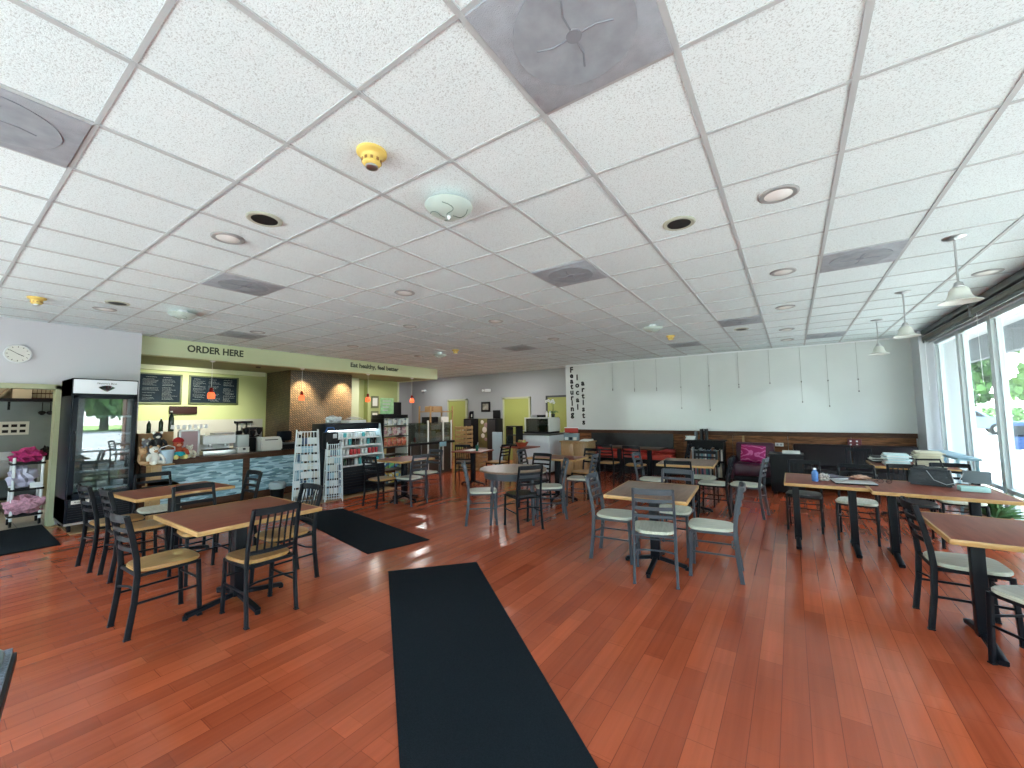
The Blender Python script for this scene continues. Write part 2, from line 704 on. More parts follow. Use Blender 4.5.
def mosaic():
    m, nt, b = nodes('diagonal_mosaic')
    tc = nt.nodes.new('ShaderNodeTexCoord')
    sp = nt.nodes.new('ShaderNodeSeparateXYZ')
    ad = nt.nodes.new('ShaderNodeMath')
    cb = nt.nodes.new('ShaderNodeCombineXYZ')
    nt.links.new(tc.outputs['Object'], sp.inputs[0])
    nt.links.new(sp.outputs[0], ad.inputs[0])
    nt.links.new(sp.outputs[1], ad.inputs[1])
    nt.links.new(ad.outputs[0], cb.inputs[0])
    nt.links.new(sp.outputs[2], cb.inputs[1])
    mp = nt.nodes.new('ShaderNodeMapping')
    mp.inputs['Rotation'].default_value = (0, 0, radians(38))
    nt.links.new(cb.outputs[0], mp.inputs[0])
    br = nt.nodes.new('ShaderNodeTexBrick')
    br.inputs['Scale'].default_value = 1
    br.inputs['Brick Width'].default_value = .085
    br.inputs['Row Height'].default_value = .042
    br.inputs['Mortar Size'].default_value = .008
    br.inputs['Color1'].default_value = (.20, .135, .07, 1)
    br.inputs['Color2'].default_value = (.10, .08, .045, 1)
    br.inputs['Mortar'].default_value = (.015, .013, .010, 1)
    nt.links.new(mp.outputs[0], br.inputs['Vector'])
    nt.links.new(br.outputs[0], b.inputs['Base Color'])
    b.inputs['Roughness'].default_value = .3
    bp = nt.nodes.new('ShaderNodeBump')
    bp.invert = True
    bp.inputs['Strength'].default_value = .6
    bp.inputs['Distance'].default_value = .01
    nt.links.new(br.outputs['Fac'], bp.inputs['Height'])
    nt.links.new(bp.outputs[0], b.inputs['Normal'])
    return m


sbox('wall_mosaic_column', (-11.2, 5.08, 0), (-10.0, 6.75, 2.70), mosaic())

# --- far end: grey wall with green doors, gallery wall
sbox('wall_far', (FX0, FY1, 0), (-5.5, FY1 + .15, CEIL), M_greywall)
sbox('wall_corridor', (FX0 - .15, 7.9, 0), (FX0, FY1 + .15, CEIL), M_greywall)
sbox('wall_corridor_front', (FX0, 7.9, 0), (-11.3, 8.0, CEIL), M_greywall)
for i, (x0, x1) in enumerate(((-10.87, -10.02), (-8.25, -7.25), (-6.52, -5.7))):
    d = sbox('door_%d' % (i + 2), (x0, FY1 - .05, 0), (x1, FY1 + .01, 2.08), M_doorgreen)
    bm = nb()
    box2(bm, (x0 - .06, FY1 - .07, 0), (x0, FY1, 2.14))
    box2(bm, (x1, FY1 - .07, 0), (x1 + .06, FY1, 2.14))
    box2(bm, (x0 - .06, FY1 - .07, 2.08), (x1 + .06, FY1, 2.14))
    struct('door_frame', bm, M_doorframe if i != 2 else M_darkalu, d)
    bm = nb()
    cyl(bm, (x1 - .12, FY1 - .08, 1.0), .03, .03, 12, 'Y')
    box2(bm, (x1 - .24, FY1 - .10, .985), (x1 - .1, FY1 - .08, 1.015))
    struct('door_handle', bm, M_metal, d)
bm = nb()
box2(bm, (-5.62, 11.1, 0), (2.05, 11.75, CEIL))
struct('wall_gallery', bm, M_gallery)
sbox('trim_7', (-5.62, 11.07, CEIL - .035), (2.0, 11.1, CEIL - .008), M_white)       # picture rail
# wainscot
bm = nb()
for k in range(7):
    x0 = -5.6 + k * 1.1
    x1 = min(x0 + 1.093, 1.98)
    if x1 > x0:
        box2(bm, (x0, 11.055, .08), (x1, 11.1, 1.05), .004)
struct('wall_wainscot', bm, M_walnut)
bm = nb()
box2(bm, (-5.62, 11.02, 1.05), (2.0, 11.1, 1.085), .006)
box2(bm, (-5.62, 11.03, .99), (2.0, 11.06, 1.05), .004)
struct('trim_9', bm, M_brown)
sbox('baseboard_far', (-5.62, 11.04, 0), (2.0, 11.1, .09), M_brown)
sbox('trim_10', (-1.0, 11.035, .1), (-.95, 11.06, 1.0), M_oak)
sbox('wall_black_panel', (-4.8, 11.02, .42), (-2.55, 11.06, 1.0), flat('black_plank_panel', (.016, .017, .018), .4, var=.4, vscale=5))
# column at the window end
M_colw = flat('white_column_paint', (.52, .55, .58), .5)
sbox('wall_column', (2.02, 10.5, 0), (2.5, 11.15, CEIL), M_colw)

# --- window wall on the right
WX = 2.25
SILL, HEAD, TR = .10, 2.78, .52
ys = [10.42 - k * 1.25 for k in range(11)]        # mullion lines
n_win = 0
for k in range(10):
    y1, y0 = ys[k], ys[k + 1]
    if y0 < FY0:
        y0 = FY0
    n_win += 1
    bm = nb()
    for yy in (y1 - .03, y0 + .03):
        box(bm, (WX, yy, (SILL + HEAD) / 2), (.11, .055, HEAD - SILL), bev=.006)
    for yy in (y1 - .085, y0 + .085):
        box(bm, (WX + .01, yy, (SILL + HEAD) / 2), (.05, .035, HEAD - SILL), bev=.004)
    for zz in (SILL + .03, TR, HEAD - .03):
        box(bm, (WX, (y0 + y1) / 2, zz), (.10, y1 - y0, .055), bev=.006)
    wdw = struct('window_%d' % n_win, bm, M_alu)
    wdw['kind'] = 'structure'
    bm = nb()
    box2(bm, (WX + .015, y0 + .1, SILL + .05), (WX + .021, y1 - .1, TR - .02))
    box2(bm, (WX + .015, y0 + .1, TR + .02), (WX + .021, y1 - .1, HEAD - .05))
    struct('window_pane', bm, M_glass, wdw)
sbox('wall_right_sill', (2.16, FY0, 0), (2.36, 10.5, SILL), M_alu)
sbox('wall_right_header', (2.16, FY0, HEAD), (2.36, 10.5, CEIL), M_colw)
# --- entry wall behind the camera, unseen; glazing widened leftward to brighten the ceiling
bm = nb()
box2(bm, (-9.25, FY0 - .15, 0), (-8.25, FY0, CEIL))
box2(bm, (2.0, FY0 - .15, 0), (2.4, FY0, CEIL))
box2(bm, (-8.25, FY0 - .15, 2.6), (2.0, FY0, CEIL))
struct('wall_entry', bm, M_wall)
for k in range(10):
    x0 = -8.25 + k * 1.025
    x1 = x0 + 1.025
    n_win += 1
    bm = nb()
    for xx in (x0 + .03, x1 - .03):
        box(bm, (xx, FY0 - .07, 1.3), (.06, .1, 2.6))
    for zz in (.05, .95, 2.57):
        box(bm, ((x0 + x1) / 2, FY0 - .07, zz), (1.02, .1, .06))
    wdw = struct('window_%d' % n_win, bm, M_alu)
    bm = nb()
    box2(bm, (x0 + .06, FY0 - .075, .08), (x1 - .06, FY0 - .069, 2.54))
    struct('window_pane', bm, M_glass, wdw)

# ================================================================ OUTSIDE
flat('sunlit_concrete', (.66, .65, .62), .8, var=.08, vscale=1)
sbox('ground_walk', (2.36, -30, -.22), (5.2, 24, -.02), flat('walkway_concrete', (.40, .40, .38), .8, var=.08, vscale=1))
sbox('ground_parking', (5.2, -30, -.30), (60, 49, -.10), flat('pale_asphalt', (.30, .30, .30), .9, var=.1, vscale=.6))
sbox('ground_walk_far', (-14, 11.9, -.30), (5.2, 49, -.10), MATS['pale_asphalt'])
sbox('ground_entry', (-14, -30, -.22), (2.36, FY0 - .15, -.02), MATS['sunlit_concrete'])  # unseen ground, kept paler than the walkway to bounce light onto the ceiling
M_lawn = flat('lawn_green', (.22, .34, .09), .95, var=.25, vscale=3, bump=1, bscale=30)
sbox('ground_verge', (-14, 49, -.3), (90, 110, .0), M_lawn)
sbox('ground_verge_side', (60, -60, -.3), (120, 49, .0), M_lawn)
sbox('ground_verge_entry', (-60, -90, -.3), (60, -30, .0), M_lawn)
# porch roof: slatted soffit, dark fascia beam, brick posts
bm = nb()
for k in range(150):
    y = -6 + k * .2
    box2(bm, (2.36, y, 3.40), (4.1, y + .17, 3.44))
box2(bm, (2.36, -6, 3.44), (4.2, 24, 3.5))
struct('roof_porch_soffit', bm, flat('white_soffit', (.62, .64, .66), .6))
sbox('roof_porch_beam', (4.05, -6, 2.82), (4.2, 24, 3.5), flat('dark_fascia', (.09, .10, .11), .6))
bm = nb()
box2(bm, (2.36, -6, 3.015), (2.42, 24, 3.5))
struct('wall_outside_header', bm, M_colw)
M_brick = brickmat('red_brick', (.32, .12, .07), (.25, .09, .05), (.4, .36, .32), .2, .07, .008, rough=.8, rot=(radians(90), 0, radians(90)))[0]
for y in (-1.2, 4.6, 11.8, 18.2):
    bm = nb()
    box2(bm, (4.0, y - .2, -.05), (4.4, y + .2, 2.82))
    struct('column_brick', bm, M_brick)


def leafmat(name, c):
    m, nt, b = nodes(name)
    b.inputs['Base Color'].default_value = (*c, 1)
    b.inputs['Roughness'].default_value = .6
    b.inputs['Subsurface Weight'].default_value = 0
    tc = nt.nodes.new('ShaderNodeTexCoord')
    nz = nt.nodes.new('ShaderNodeTexNoise')
    nz.inputs['Scale'].default_value = 1.2
    nt.links.new(tc.outputs['Object'], nz.inputs['Vector'])
    rp = nt.nodes.new('ShaderNodeValToRGB')
    rp.color_ramp.elements[0].position = .35
    rp.color_ramp.elements[1].position = .65
    rp.color_ramp.elements[0].color = (*[x * .6 for x in c], 1)
    rp.color_ramp.elements[1].color = (*[min(1, x * 1.35) for x in c], 1)
    nt.links.new(nz.outputs[0], rp.inputs[0])
    nt.links.new(rp.outputs[0], b.inputs['Base Color'])
    return m


M_leaf = [leafmat('leaf_mid', (.17, .33, .10)), leafmat('leaf_pale', (.27, .42, .16)), leafmat('leaf_deep', (.10, .22, .08))]
M_bark = flat('bark', (.10, .075, .055), .9, bump=1, bscale=20)


def make_tree(label, loc, h, r, mi, seed):
    rr = random.Random(seed)
    t = thing('broadleaf_tree', label, 'tree', loc, rr.uniform(0, 360), 'trees across the parking lot')
    bm = nb()
    tube(bm, [(0, 0, -.1), (.05, 0, h * .2), (0, .08, h * .42), (.1, 0, h * .7)], .2, 10, rr=[h * .03, h * .024, h * .018, h * .006])
    for k in range(5):
        a = k * 1.256 + rr.random()
        z = h * (.3 + .07 * k)
        tube(bm, [(0, 0, z), (cos(a) * r * .35, sin(a) * r * .35, z + h * .12), (cos(a) * r * .65, sin(a) * r * .65, z + h * .2)], .1, 7, rr=[h * .012, h * .008, h * .003])
    obj('trunk', bm, M_bark, t)
    bm = nb()
    clumps = [(rr.uniform(-.6, .6) * r, rr.uniform(-.6, .6) * r, h * rr.uniform(.22, .86), r * rr.uniform(.3, .5)) for _ in range(34)]
    for (cx, cy, cz, cr) in clumps:
        for _ in range(240):
            v = Vector((rr.gauss(0, 1), rr.gauss(0, 1), rr.gauss(0, 1))).normalized() * cr * rr.uniform(.6, 1.05)
            p = Vector((cx, cy, cz)) + Vector((v.x, v.y, v.z * .8))
            s = rr.uniform(.14, .3) * (r / 3)
            R = Euler((rr.uniform(0, 3), rr.uniform(0, 3), rr.uniform(0, 3))).to_matrix()
            q = [p + R @ Vector(c) * s for c in ((-1, -.5, 0), (0, -.75, .2), (1, -.4, 0), (.7, .5, .1), (-.5, .7, 0))]
            bm.faces.new([bm.verts.new(c) for c in q])
    bmesh_o = obj('foliage', bm, M_leaf[mi], t, smooth=False)
    return t


tp = [make_tree('mid green round-crowned tree seen through the far windows', (9, 59, 0), 14, 6.0, 0, 1),
      make_tree('pale green broad tree seen through the middle windows', (23.5, 60, 0), 14.5, 6.2, 1, 2),
      make_tree('deep green tree filling the gap behind the first two', (15.5, 76, 0), 17, 6.5, 2, 3)]
more_trees = [((-4.5, 61, 0), 1, 1.0, 'pale green tree furthest left beyond the parking lot'),
              ((38, 58, 0), 0, 1.05, 'mid green tree right of the pale broad one'),
              ((53, 58, 0), 2, .95, 'deep green tree at the right of the far row'),
              ((1, 77, 0), 2, 1.0, 'deep green tree in the second row, behind the leftmost'),
              ((30, 76, 0), 2, 1.0, 'deep green tree in the second row, behind the pale broad one'),
              ((64, 15, 0), 0, 1.2, 'mid green tree on the side verge opposite the front tables'),
              ((66, 0, 0), 1, 1.0, 'pale green tree on the side verge, right of its neighbour'),
              ((66, -14, 0), 2, .9, 'deep green tree on the side verge near the entry end'),
              ((24, -38, 0), 0, 1.0, 'mid green tree beyond the entry lawn'),
              ((8, -40, 0), 1, 1.0, 'pale green tree straight beyond the entry door'),
              ((-8, -39, 0), 2, .95, 'deep green tree beyond the entry lawn on the left')]
for i, (l, mi, s, lab) in enumerate(more_trees):
    dup(tp[mi], l, 40 * i, lab, scale=(s, s, s))
# hedge in front of the trees
for i, (x0, x1, y, lab) in enumerate(((2, 26, 50.5, 'long clipped green hedge at the edge of the parking lot'), (26.4, 50, 50.5, 'second length of hedge further right along the lot'))):
    bm = nb()
    rr = random.Random(20 + i)
    for _ in range(4500):
        p = Vector((rr.uniform(x0, x1), y + rr.uniform(-.7, .7), rr.uniform(0, 1.5)))
        s = rr.uniform(.1, .22)
        R = Euler((rr.uniform(0, 3), rr.uniform(0, 3), rr.uniform(0, 3))).to_matrix()
        bm.faces.new([bm.verts.new(p + R @ Vector(c) * s) for c in ((-1, -.5, 0), (1, -.5, .1), (.8, .5, 0), (-.6, .7, 0))])
    solo('hedge', lab, 'hedge', bm, M_leaf[2 if i else 0], smooth=False)


def make_car(label, loc, rz, paint):
    t = thing('parked_car', label, 'car', loc, rz)
    # side profile, length along x
    prof = [(-2.25, .35), (-2.28, .75), (-2.1, 1.0), (-1.95, 1.05), (-1.6, 1.55), (-1.3, 1.66), (.3, 1.66), (.65, 1.58), (1.15, 1.08), (2.0, .95), (2.25, .75), (2.28, .38)]
    bm = nb()
    L, Rr = [], []
    for x, z in prof:
        wy = .88 if z < 1.1 else .70
        L.append(bm.verts.new((x, -wy, z)))
        Rr.append(bm.verts.new((x, wy, z)))
    n = len(prof)
    for i in range(n):
        j = (i + 1) % n
        bm.faces.new((L[i], L[j], Rr[j], Rr[i]))
    bm.faces.new(L[::-1])
    bm.faces.new(Rr)
    bmesh.ops.bevel(bm, geom=list(bm.edges), offset=.05, segments=2, affect='EDGES')
    obj('body', bm, flat(paint[0], paint[1], .25, .3, coat=1), t)
    for s in (-1, 1):
        bm = nb()
        for poly in ([(-1.5, 1.12), (-1.3, 1.52), (-.45, 1.55), (-.45, 1.12)], [(-.38, 1.12), (-.38, 1.55), (.3, 1.55), (.62, 1.45), (.95, 1.12)]):
            a = [bm.verts.new((x, s * (.885 - (z - 1.1) * .28), z)) for x, z in poly]
            b2 = [bm.verts.new((x, s * (.86 - (z - 1.1) * .28), z)) for x, z in poly]
            bm.faces.new(a)
            bm.faces.new(b2[::-1])
            for i in range(len(a)):
                j = (i + 1) % len(a)
                bm.faces.new((a[i], a[j], b2[j], b2[i]))
        obj('side_window', bm, M_black, t)
        for x in (-1.4, 1.45):
            bm = nb()
            lathe(bm, [(.2, -.1), (.33, -.1), (.35, -.06), (.35, .06), (.33, .1), (.2, .1)], 22, (x, s * .82, .35), 'Y')
            wh = obj('wheel', bm, M_black, t)
            bm = nb()
            lathe(bm, [(.02, -.01), (.2, -.01), (.2, .01), (.02, .03)], 16, (x, s * .93, .35), 'Y')
            obj('hubcap', bm, M_metal, wh)
    return t


make_car('blue-grey parked car seen through the far window', (9.2, 39, -.1), -8, ('slate_blue_paint', (.16, .21, .28)))
t = thing('newspaper_box', 'blue newspaper box outside the middle window', 'newspaper box', (6.0, 20.5, -.1), 10)
part('cabinet', flat('newsbox_blue', (.02, .07, .20), .4), t, (box, (0, 0, .75), (.5, .45, .9), None, .02))
part('stand', M_metal, t, (box, (0, 0, .15), (.2, .2, .3)))
part('window_panel', M_navy, t, (box, (0, -.23, .9), (.38, .02, .35)))
t = thing('patio_bench', 'slatted metal bench outside beside the blue box', 'bench', (7.3, 20.8, -.1), 10)
for k in range(5):
    part('slat', M_metal, t, (box, (0, .1 + .0 * k, .5 + k * .1), (1.3, .03, .05)))
part('seat', M_metal, t, (box, (0, -.15, .42), (1.3, .4, .04)))
for s in (-1, 1):
    part('leg', M_metal, t, (box, (s * .55, -.1, .2), (.05, .4, .4)))

# ================================================================ CEILING FIXTURES
vent = thing('air_diffuser', 'large perforated square air diffuser over the middle, nearest the camera', 'air vent', (-.61, 1.335, CEIL), 0, 'perforated ceiling diffusers')
bm = nb()
box2(bm, (-.292, -.295, -.012), (.292, .295, -.002), .003)
obj('face_plate', bm, M_vent, vent)
bm = nb()
lathe(bm, [(.232, -.016), (.232, -.012), (.02, -.012), (.02, -.0145), (.222, -.0145), (.225, -.016)], 40)
obj('round_plenum', bm, M_ventdark, vent)
bm = nb()
for a in (0, pi / 2, pi, 3 * pi / 2):
    tube(bm, [(cos(a) * .02, sin(a) * .02, -.0150), (cos(a) * .09, sin(a) * .09, -.0158), (cos(a + .15) * .15, sin(a + .15) * .15, -.0150)], .004, 6)
lathe(bm, [(.030, -.0150), (.030, -.0185), (.0, -.0195)], 16)
obj('damper_vane', bm, flat('vane_grey', (.21, .23, .26), .7), vent)  # vanes in a darker grey than the disc
cell = lambda a, b: ((a + .5) * .61 - 1.525, (b + .5) * .61 + 1.03, CEIL)
for (a, b, lab) in ((-3, -2, 'square air diffuser cut by the left edge of the picture'),
                    (-6, 1, 'square air diffuser over the front left table'),
                    (-1, 4, 'square air diffuser over the round table side'),
                    (3, 6, 'square air diffuser nearest the window pendants'),
                    (1, 10, 'pale square air diffuser near the gallery wall'),
                    (-11, 3, 'air diffuser above the order sign'),
                    (-1, 13, 'air diffuser close to the gallery wall, left'),
                    (-6, 10, 'small distant air diffuser over the rear tables'),
                    (3, 14, 'distant air diffuser at the window corner')):
    dup(vent, cell(a, b), rnd.choice((0, 90, 180)), lab)

cano = thing('recessed_can_light', 'white recessed can light nearest the camera on the right', 'ceiling light', (0, 3.18, CEIL), 0, 'recessed can lights')
bm = nb()
lathe(bm, [(.118, 0), (.118, -.006), (.108, -.012), (.082, -.010), (.078, .0), (.078, -.0005), (.112, -.0005)], 36)
obj('trim_ring', bm, flat('can_trim_grey', (.30, .31, .31), .4), cano)
bm = nb()
lathe(bm, [(.085, -.008), (.06, -.018), (.0, -.024)], 30)
obj('reflector', bm, flat('lamp_reflector', (.80, .80, .78), .25), cano)
cans = [(-3.68, 1.34, 'beside the open black one on the left'), (0, 5.03, 'third tile row, in line with the right pair'), (0, 6.8, 'further along the right-hand line'),
        (0, 8.72, 'near the gallery wall on the right-hand line'), (0, 10.0, 'last on the right-hand line, by the gallery wall'),
        (-3.7, 3.18, 'in front of the round table'), (-7.4, 1.32, 'by the clock wall'), (-5.05, 4.46, 'over the middle aisle'),
        (-7.45, 3.21, 'in front of the order sign'), (-7.45, 5.04, 'in front of the mosaic column'), (-3.73, 5.02, 'over the round table'),
        (-3.75, 6.92, 'behind the round table'), (-3.75, 8.7, 'near the left end of the gallery wall'), (-7.49, 6.9, 'in front of the beam end'),
        (1.8, 6.38, 'between the pendants and the blinds')]
for x, y, l in cans:
    dup(cano, (x, y, CEIL), 0, 'white recessed can light ' + l)
opn = thing('open_can_light', 'unlit black recessed can over the front left table', 'ceiling light', (-3.11, 1.36, CEIL), 0, 'dark recessed cans')
bm = nb()
lathe(bm, [(.118, 0), (.118, -.006), (.108, -.012), (.086, -.010), (.084, -.001), (.112, -.0005)], 36)
obj('trim_ring', bm, flat('aged_ring', (.42, .44, .36), .45), opn)
bm = nb()
lathe(bm, [(.088, -.009), (.06, -.004), (.0, -.002)], 30)
obj('baffle', bm, flat('black_baffle', (.006, .006, .007), .5), opn)
for x, y, l in ((-.64, 3.23, 'unlit black recessed can right of the middle'), (-6.89, 1.34, 'unlit black recessed can near the clock wall'), (-.66, 8.16, 'unlit black recessed can beyond the pale diffuser')):
    dup(opn, (x, y, CEIL), 0, l)

det = thing('fire_detector', 'yellowed fire detector with stepped body nearest the camera', 'smoke detector', (-1.83, 1.335, CEIL), 0, 'yellow fire detectors')
bm = nb()
lathe(bm, [(.080, 0), (.080, -.014), (.072, -.022), (.060, -.026), (.055, -.03), (.050, -.045), (.048, -.070), (.036, -.082), (.030, -.084)], 30)
obj('housing', bm, M_yellow, det)
bm = nb()
for k in range(10):
    a = k * 2 * pi / 10
    box(bm, (cos(a) * .0505, sin(a) * .0505, -.055), (.006, .014, .014), (0, 0, a))
obj('sensor_slot', bm, flat('rust_slot', (.30, .16, .05), .6), det)
bm = nb()
lathe(bm, [(.034, -.082), (.032, -.092), (.020, -.099), (.004, -.101)], 24)
obj('tip', bm, M_metal, det)
for x, y, l in ((-7.32, .725, 'yellow fire detector above the clock wall'), (-1.83, 8.045, 'yellow fire detector near the gallery wall'), (-6.15, 6.75, 'small yellow fire detector over the rear tables')):
    dup(det, (x, y, CEIL), 0, l)

dome = thing('glass_dome_light', 'frosted glass dome light with flower etching nearest the camera', 'ceiling light', (-1.83, 1.945, CEIL), 0, 'glass dome ceiling lights')
bm = nb()
lathe(bm, [(.05, 0), (.055, -.01), (.055, -.03), (.012, -.034), (.010, -.12)], 24)
obj('stem', bm, M_white, dome)
bm = nb()
lathe(bm, [(.158, -.050), (.160, -.054), (.145, -.075), (.112, -.096), (.066, -.111), (.012, -.117), (.012, -.113), (.064, -.107), (.109, -.092), (.140, -.072), (.153, -.051)], 36)
obj('glass_bowl', bm, M_dome, dome)
bm = nb()
for k in range(4):
    a0 = k * pi / 2 + .3
    pts = []
    for i in range(9):
        tt = i / 8
        rr_ = .03 + .10 * tt
        a = a0 + .8 * sin(tt * 3)
        zz = -.117 + (rr_ / .16) ** 2.4 * .058
        pts.append((cos(a) * rr_, sin(a) * rr_, zz - .004))
    tube(bm, pts, .0032, 5)
obj('etched_scroll', bm, flat('etching_green_grey', (.16, .22, .19), .5), dome)
bm = nb()
lathe(bm, [(.010, -.112), (.013, -.124), (.008, -.138), (.003, -.142)], 14)
obj('finial', bm, M_white, dome)
lamp('dome_glow', 'POINT', (0, 0, -.025), 1.0, (.93, 1, .96), size=.05, parent=dome)
for x, y, l in ((-6.71, 1.945, 'glass dome light in front of the clock wall end'), (-1.83, 6.825, 'glass dome light towards the gallery wall'), (-6.71, 6.825, 'glass dome light near the beam end')):
    dup(dome, (x, y, CEIL), 45, l)

# window pendants with bell shades
pen = thing('bell_pendant_light', 'white bell glass pendant on a rod, nearest of the three by the windows', 'pendant light', (1.21, 4.89, CEIL), 0, 'bell pendants by the windows')
bm = nb()
lathe(bm, [(.075, 0), (.075, -.006), (.060, -.014), (.030, -.020), (.012, -.024)], 28)
obj('canopy', bm, M_metal, pen)
bm = nb()
cyl(bm, (0, 0, -.40), .0075, .385, 12)
obj('rod', bm, M_metal, pen)
bm = nb()
lathe(bm, [(.012, -.385), (.026, -.392), (.030, -.415), (.038, -.425), (.036, -.432), (.01, -.434)], 24)
obj('socket_cup', bm, M_metal, pen)
bm = nb()
lathe(bm, [(.030, -.430), (.050, -.440), (.064, -.465), (.070, -.500), (.085, -.530), (.115, -.548), (.134, -.556), (.132, -.559), (.112, -.552), (.080, -.534), (.065, -.502), (.058, -.468), (.045, -.446), (.028, -.436)], 36)
obj('glass_shade', bm, M_frost, pen)
for y, l in ((6.83, 'white bell glass pendant, middle of the three by the windows'), (8.72, 'white bell glass pendant, farthest of the three by the windows')):
    dup(pen, (1.21, y, CEIL), 0, l)

# red pendants over the bar
rp_ = thing('red_glass_pendant', 'small red glass pendant in front of the menu boards', 'pendant light', (-9.42, 3.25, 2.69), 0, 'red pendants under the green beam')
bm = nb()
lathe(bm, [(.045, 0), (.045, -.02), (.02, -.03)], 20)
obj('canopy', bm, M_white, rp_)
bm = nb()
cyl(bm, (0, 0, -.56), .004, .54, 8)
obj('cord', bm, M_offwhite, rp_)
bm = nb()
lathe(bm, [(.012, -.53), (.030, -.545), (.034, -.60), (.040, -.625), (.03, -.625)], 20)
obj('collar', bm, flat('dark_red_glass', (.20, .01, .01), .2), rp_)
bm = nb()
lathe(bm, [(.036, -.62), (.055, -.64), (.064, -.68), (.062, -.735), (.054, -.75), (.050, -.75), (.056, -.73), (.058, -.68), (.050, -.645), (.03, -.628)], 24)
obj('glass_shade', bm, flat('glowing_red_glass', (.8, .15, .06), .3, emit=(1, .10, .03), es=.75), rp_)
for y, l in ((5.05, 'red glass pendant in front of the mosaic column'), (6.85, 'red glass pendant right of the mosaic column'), (8.4, 'red glass pendant nearest the beam end')):
    dup(rp_, (-9.42, y, 2.69), 0, l)

# rolled blinds above the windows
blp = None
for i, (y0, y1, lab) in enumerate(((7.95, 10.42, 'rolled metal-cased window blind at the far corner'), (5.2, 7.93, 'rolled window blind second from the far corner'), (2.5, 5.18, 'rolled window blind beside the front table'), (-.3, 2.48, 'rolled window blind nearest the entry'))):
    t = thing('window_blind', lab, 'window blind', (2.1, (y0 + y1) / 2, 2.9), 0, 'rolled blinds over the windows')
    L = (y1 - y0)
    part('cassette', M_darkalu, t, (box2, (-.06, -L / 2, .02), (.06, L / 2, .105), .008))
    bm = nb()
    cyl(bm, (0.0, -L / 2, -.03), .045, L, 20, 'Y')
    obj('roller', bm, flat('blind_roller_grey', (.42, .43, .43), .35, .5), t)
    part('bottom_rail', M_darkalu, t, (box2, (-.045, -L / 2 + .01, -.13), (-.02, L / 2 - .01, -.075), .006))
    part('rolled_fabric', flat('blind_fabric_brown', (.16, .15, .13), .7), t, (box2, (-.055, -L / 2 + .01, -.085), (.05, L / 2 - .01, -.02), .01))
    for s in (-1, 1):
        part('end_bracket', M_metal, t, (box, (0, s * (L / 2 - .012), -.02), (.12, .012, .16)))
    bm = nb()
    tube(bm, [(-.05, L / 2 - .2, -.1), (-.052, L / 2 - .2, -.55), (-.05, L / 2 - .21, -1.0)], .003, 5)
    obj('pull_cord', bm, M_white, t)

# picture wires hanging from the rail of the gallery wall
wx = [(-4.14, 2.23), (-3.52, 2.15), (-2.93, 2.15), (-2.32, 1.66), (-1.66, 1.60), (-1.01, 2.14), (-.38, 2.2), (.21, 1.75), (.68, 1.65), (1.18, 1.95)]
for i, (x, z) in enumerate(wx):
    t = thing('picture_hanging_wire', 'thin picture wire hanging on the gallery wall, %s' % (
        ['leftmost, by the lettering', 'second from the lettering', 'third from the lettering', 'fourth, reaching low', 'fifth, reaching low beside it',
         'sixth, short', 'seventh, left of the pendants', 'eighth, long', 'ninth, long, behind the farthest pendant', 'last, nearest the window corner'][i]), 'wire', (x, 11.085, 0), 0, 'picture wires on the gallery wall')
    bm = nb()
    cyl(bm, (0, 0, z), .0025, 2.98 - z, 6)
    obj('wire', bm, flat('wire_grey', (.20, .21, .21), .5), t)
    for zz in {z, 2.2}:
        bm = nb()
        box(bm, (0, -.006, zz), (.022, .014, .03), bev=.004)
        obj('hook', bm, flat('hook_dark', (.10, .10, .10), .4), t)

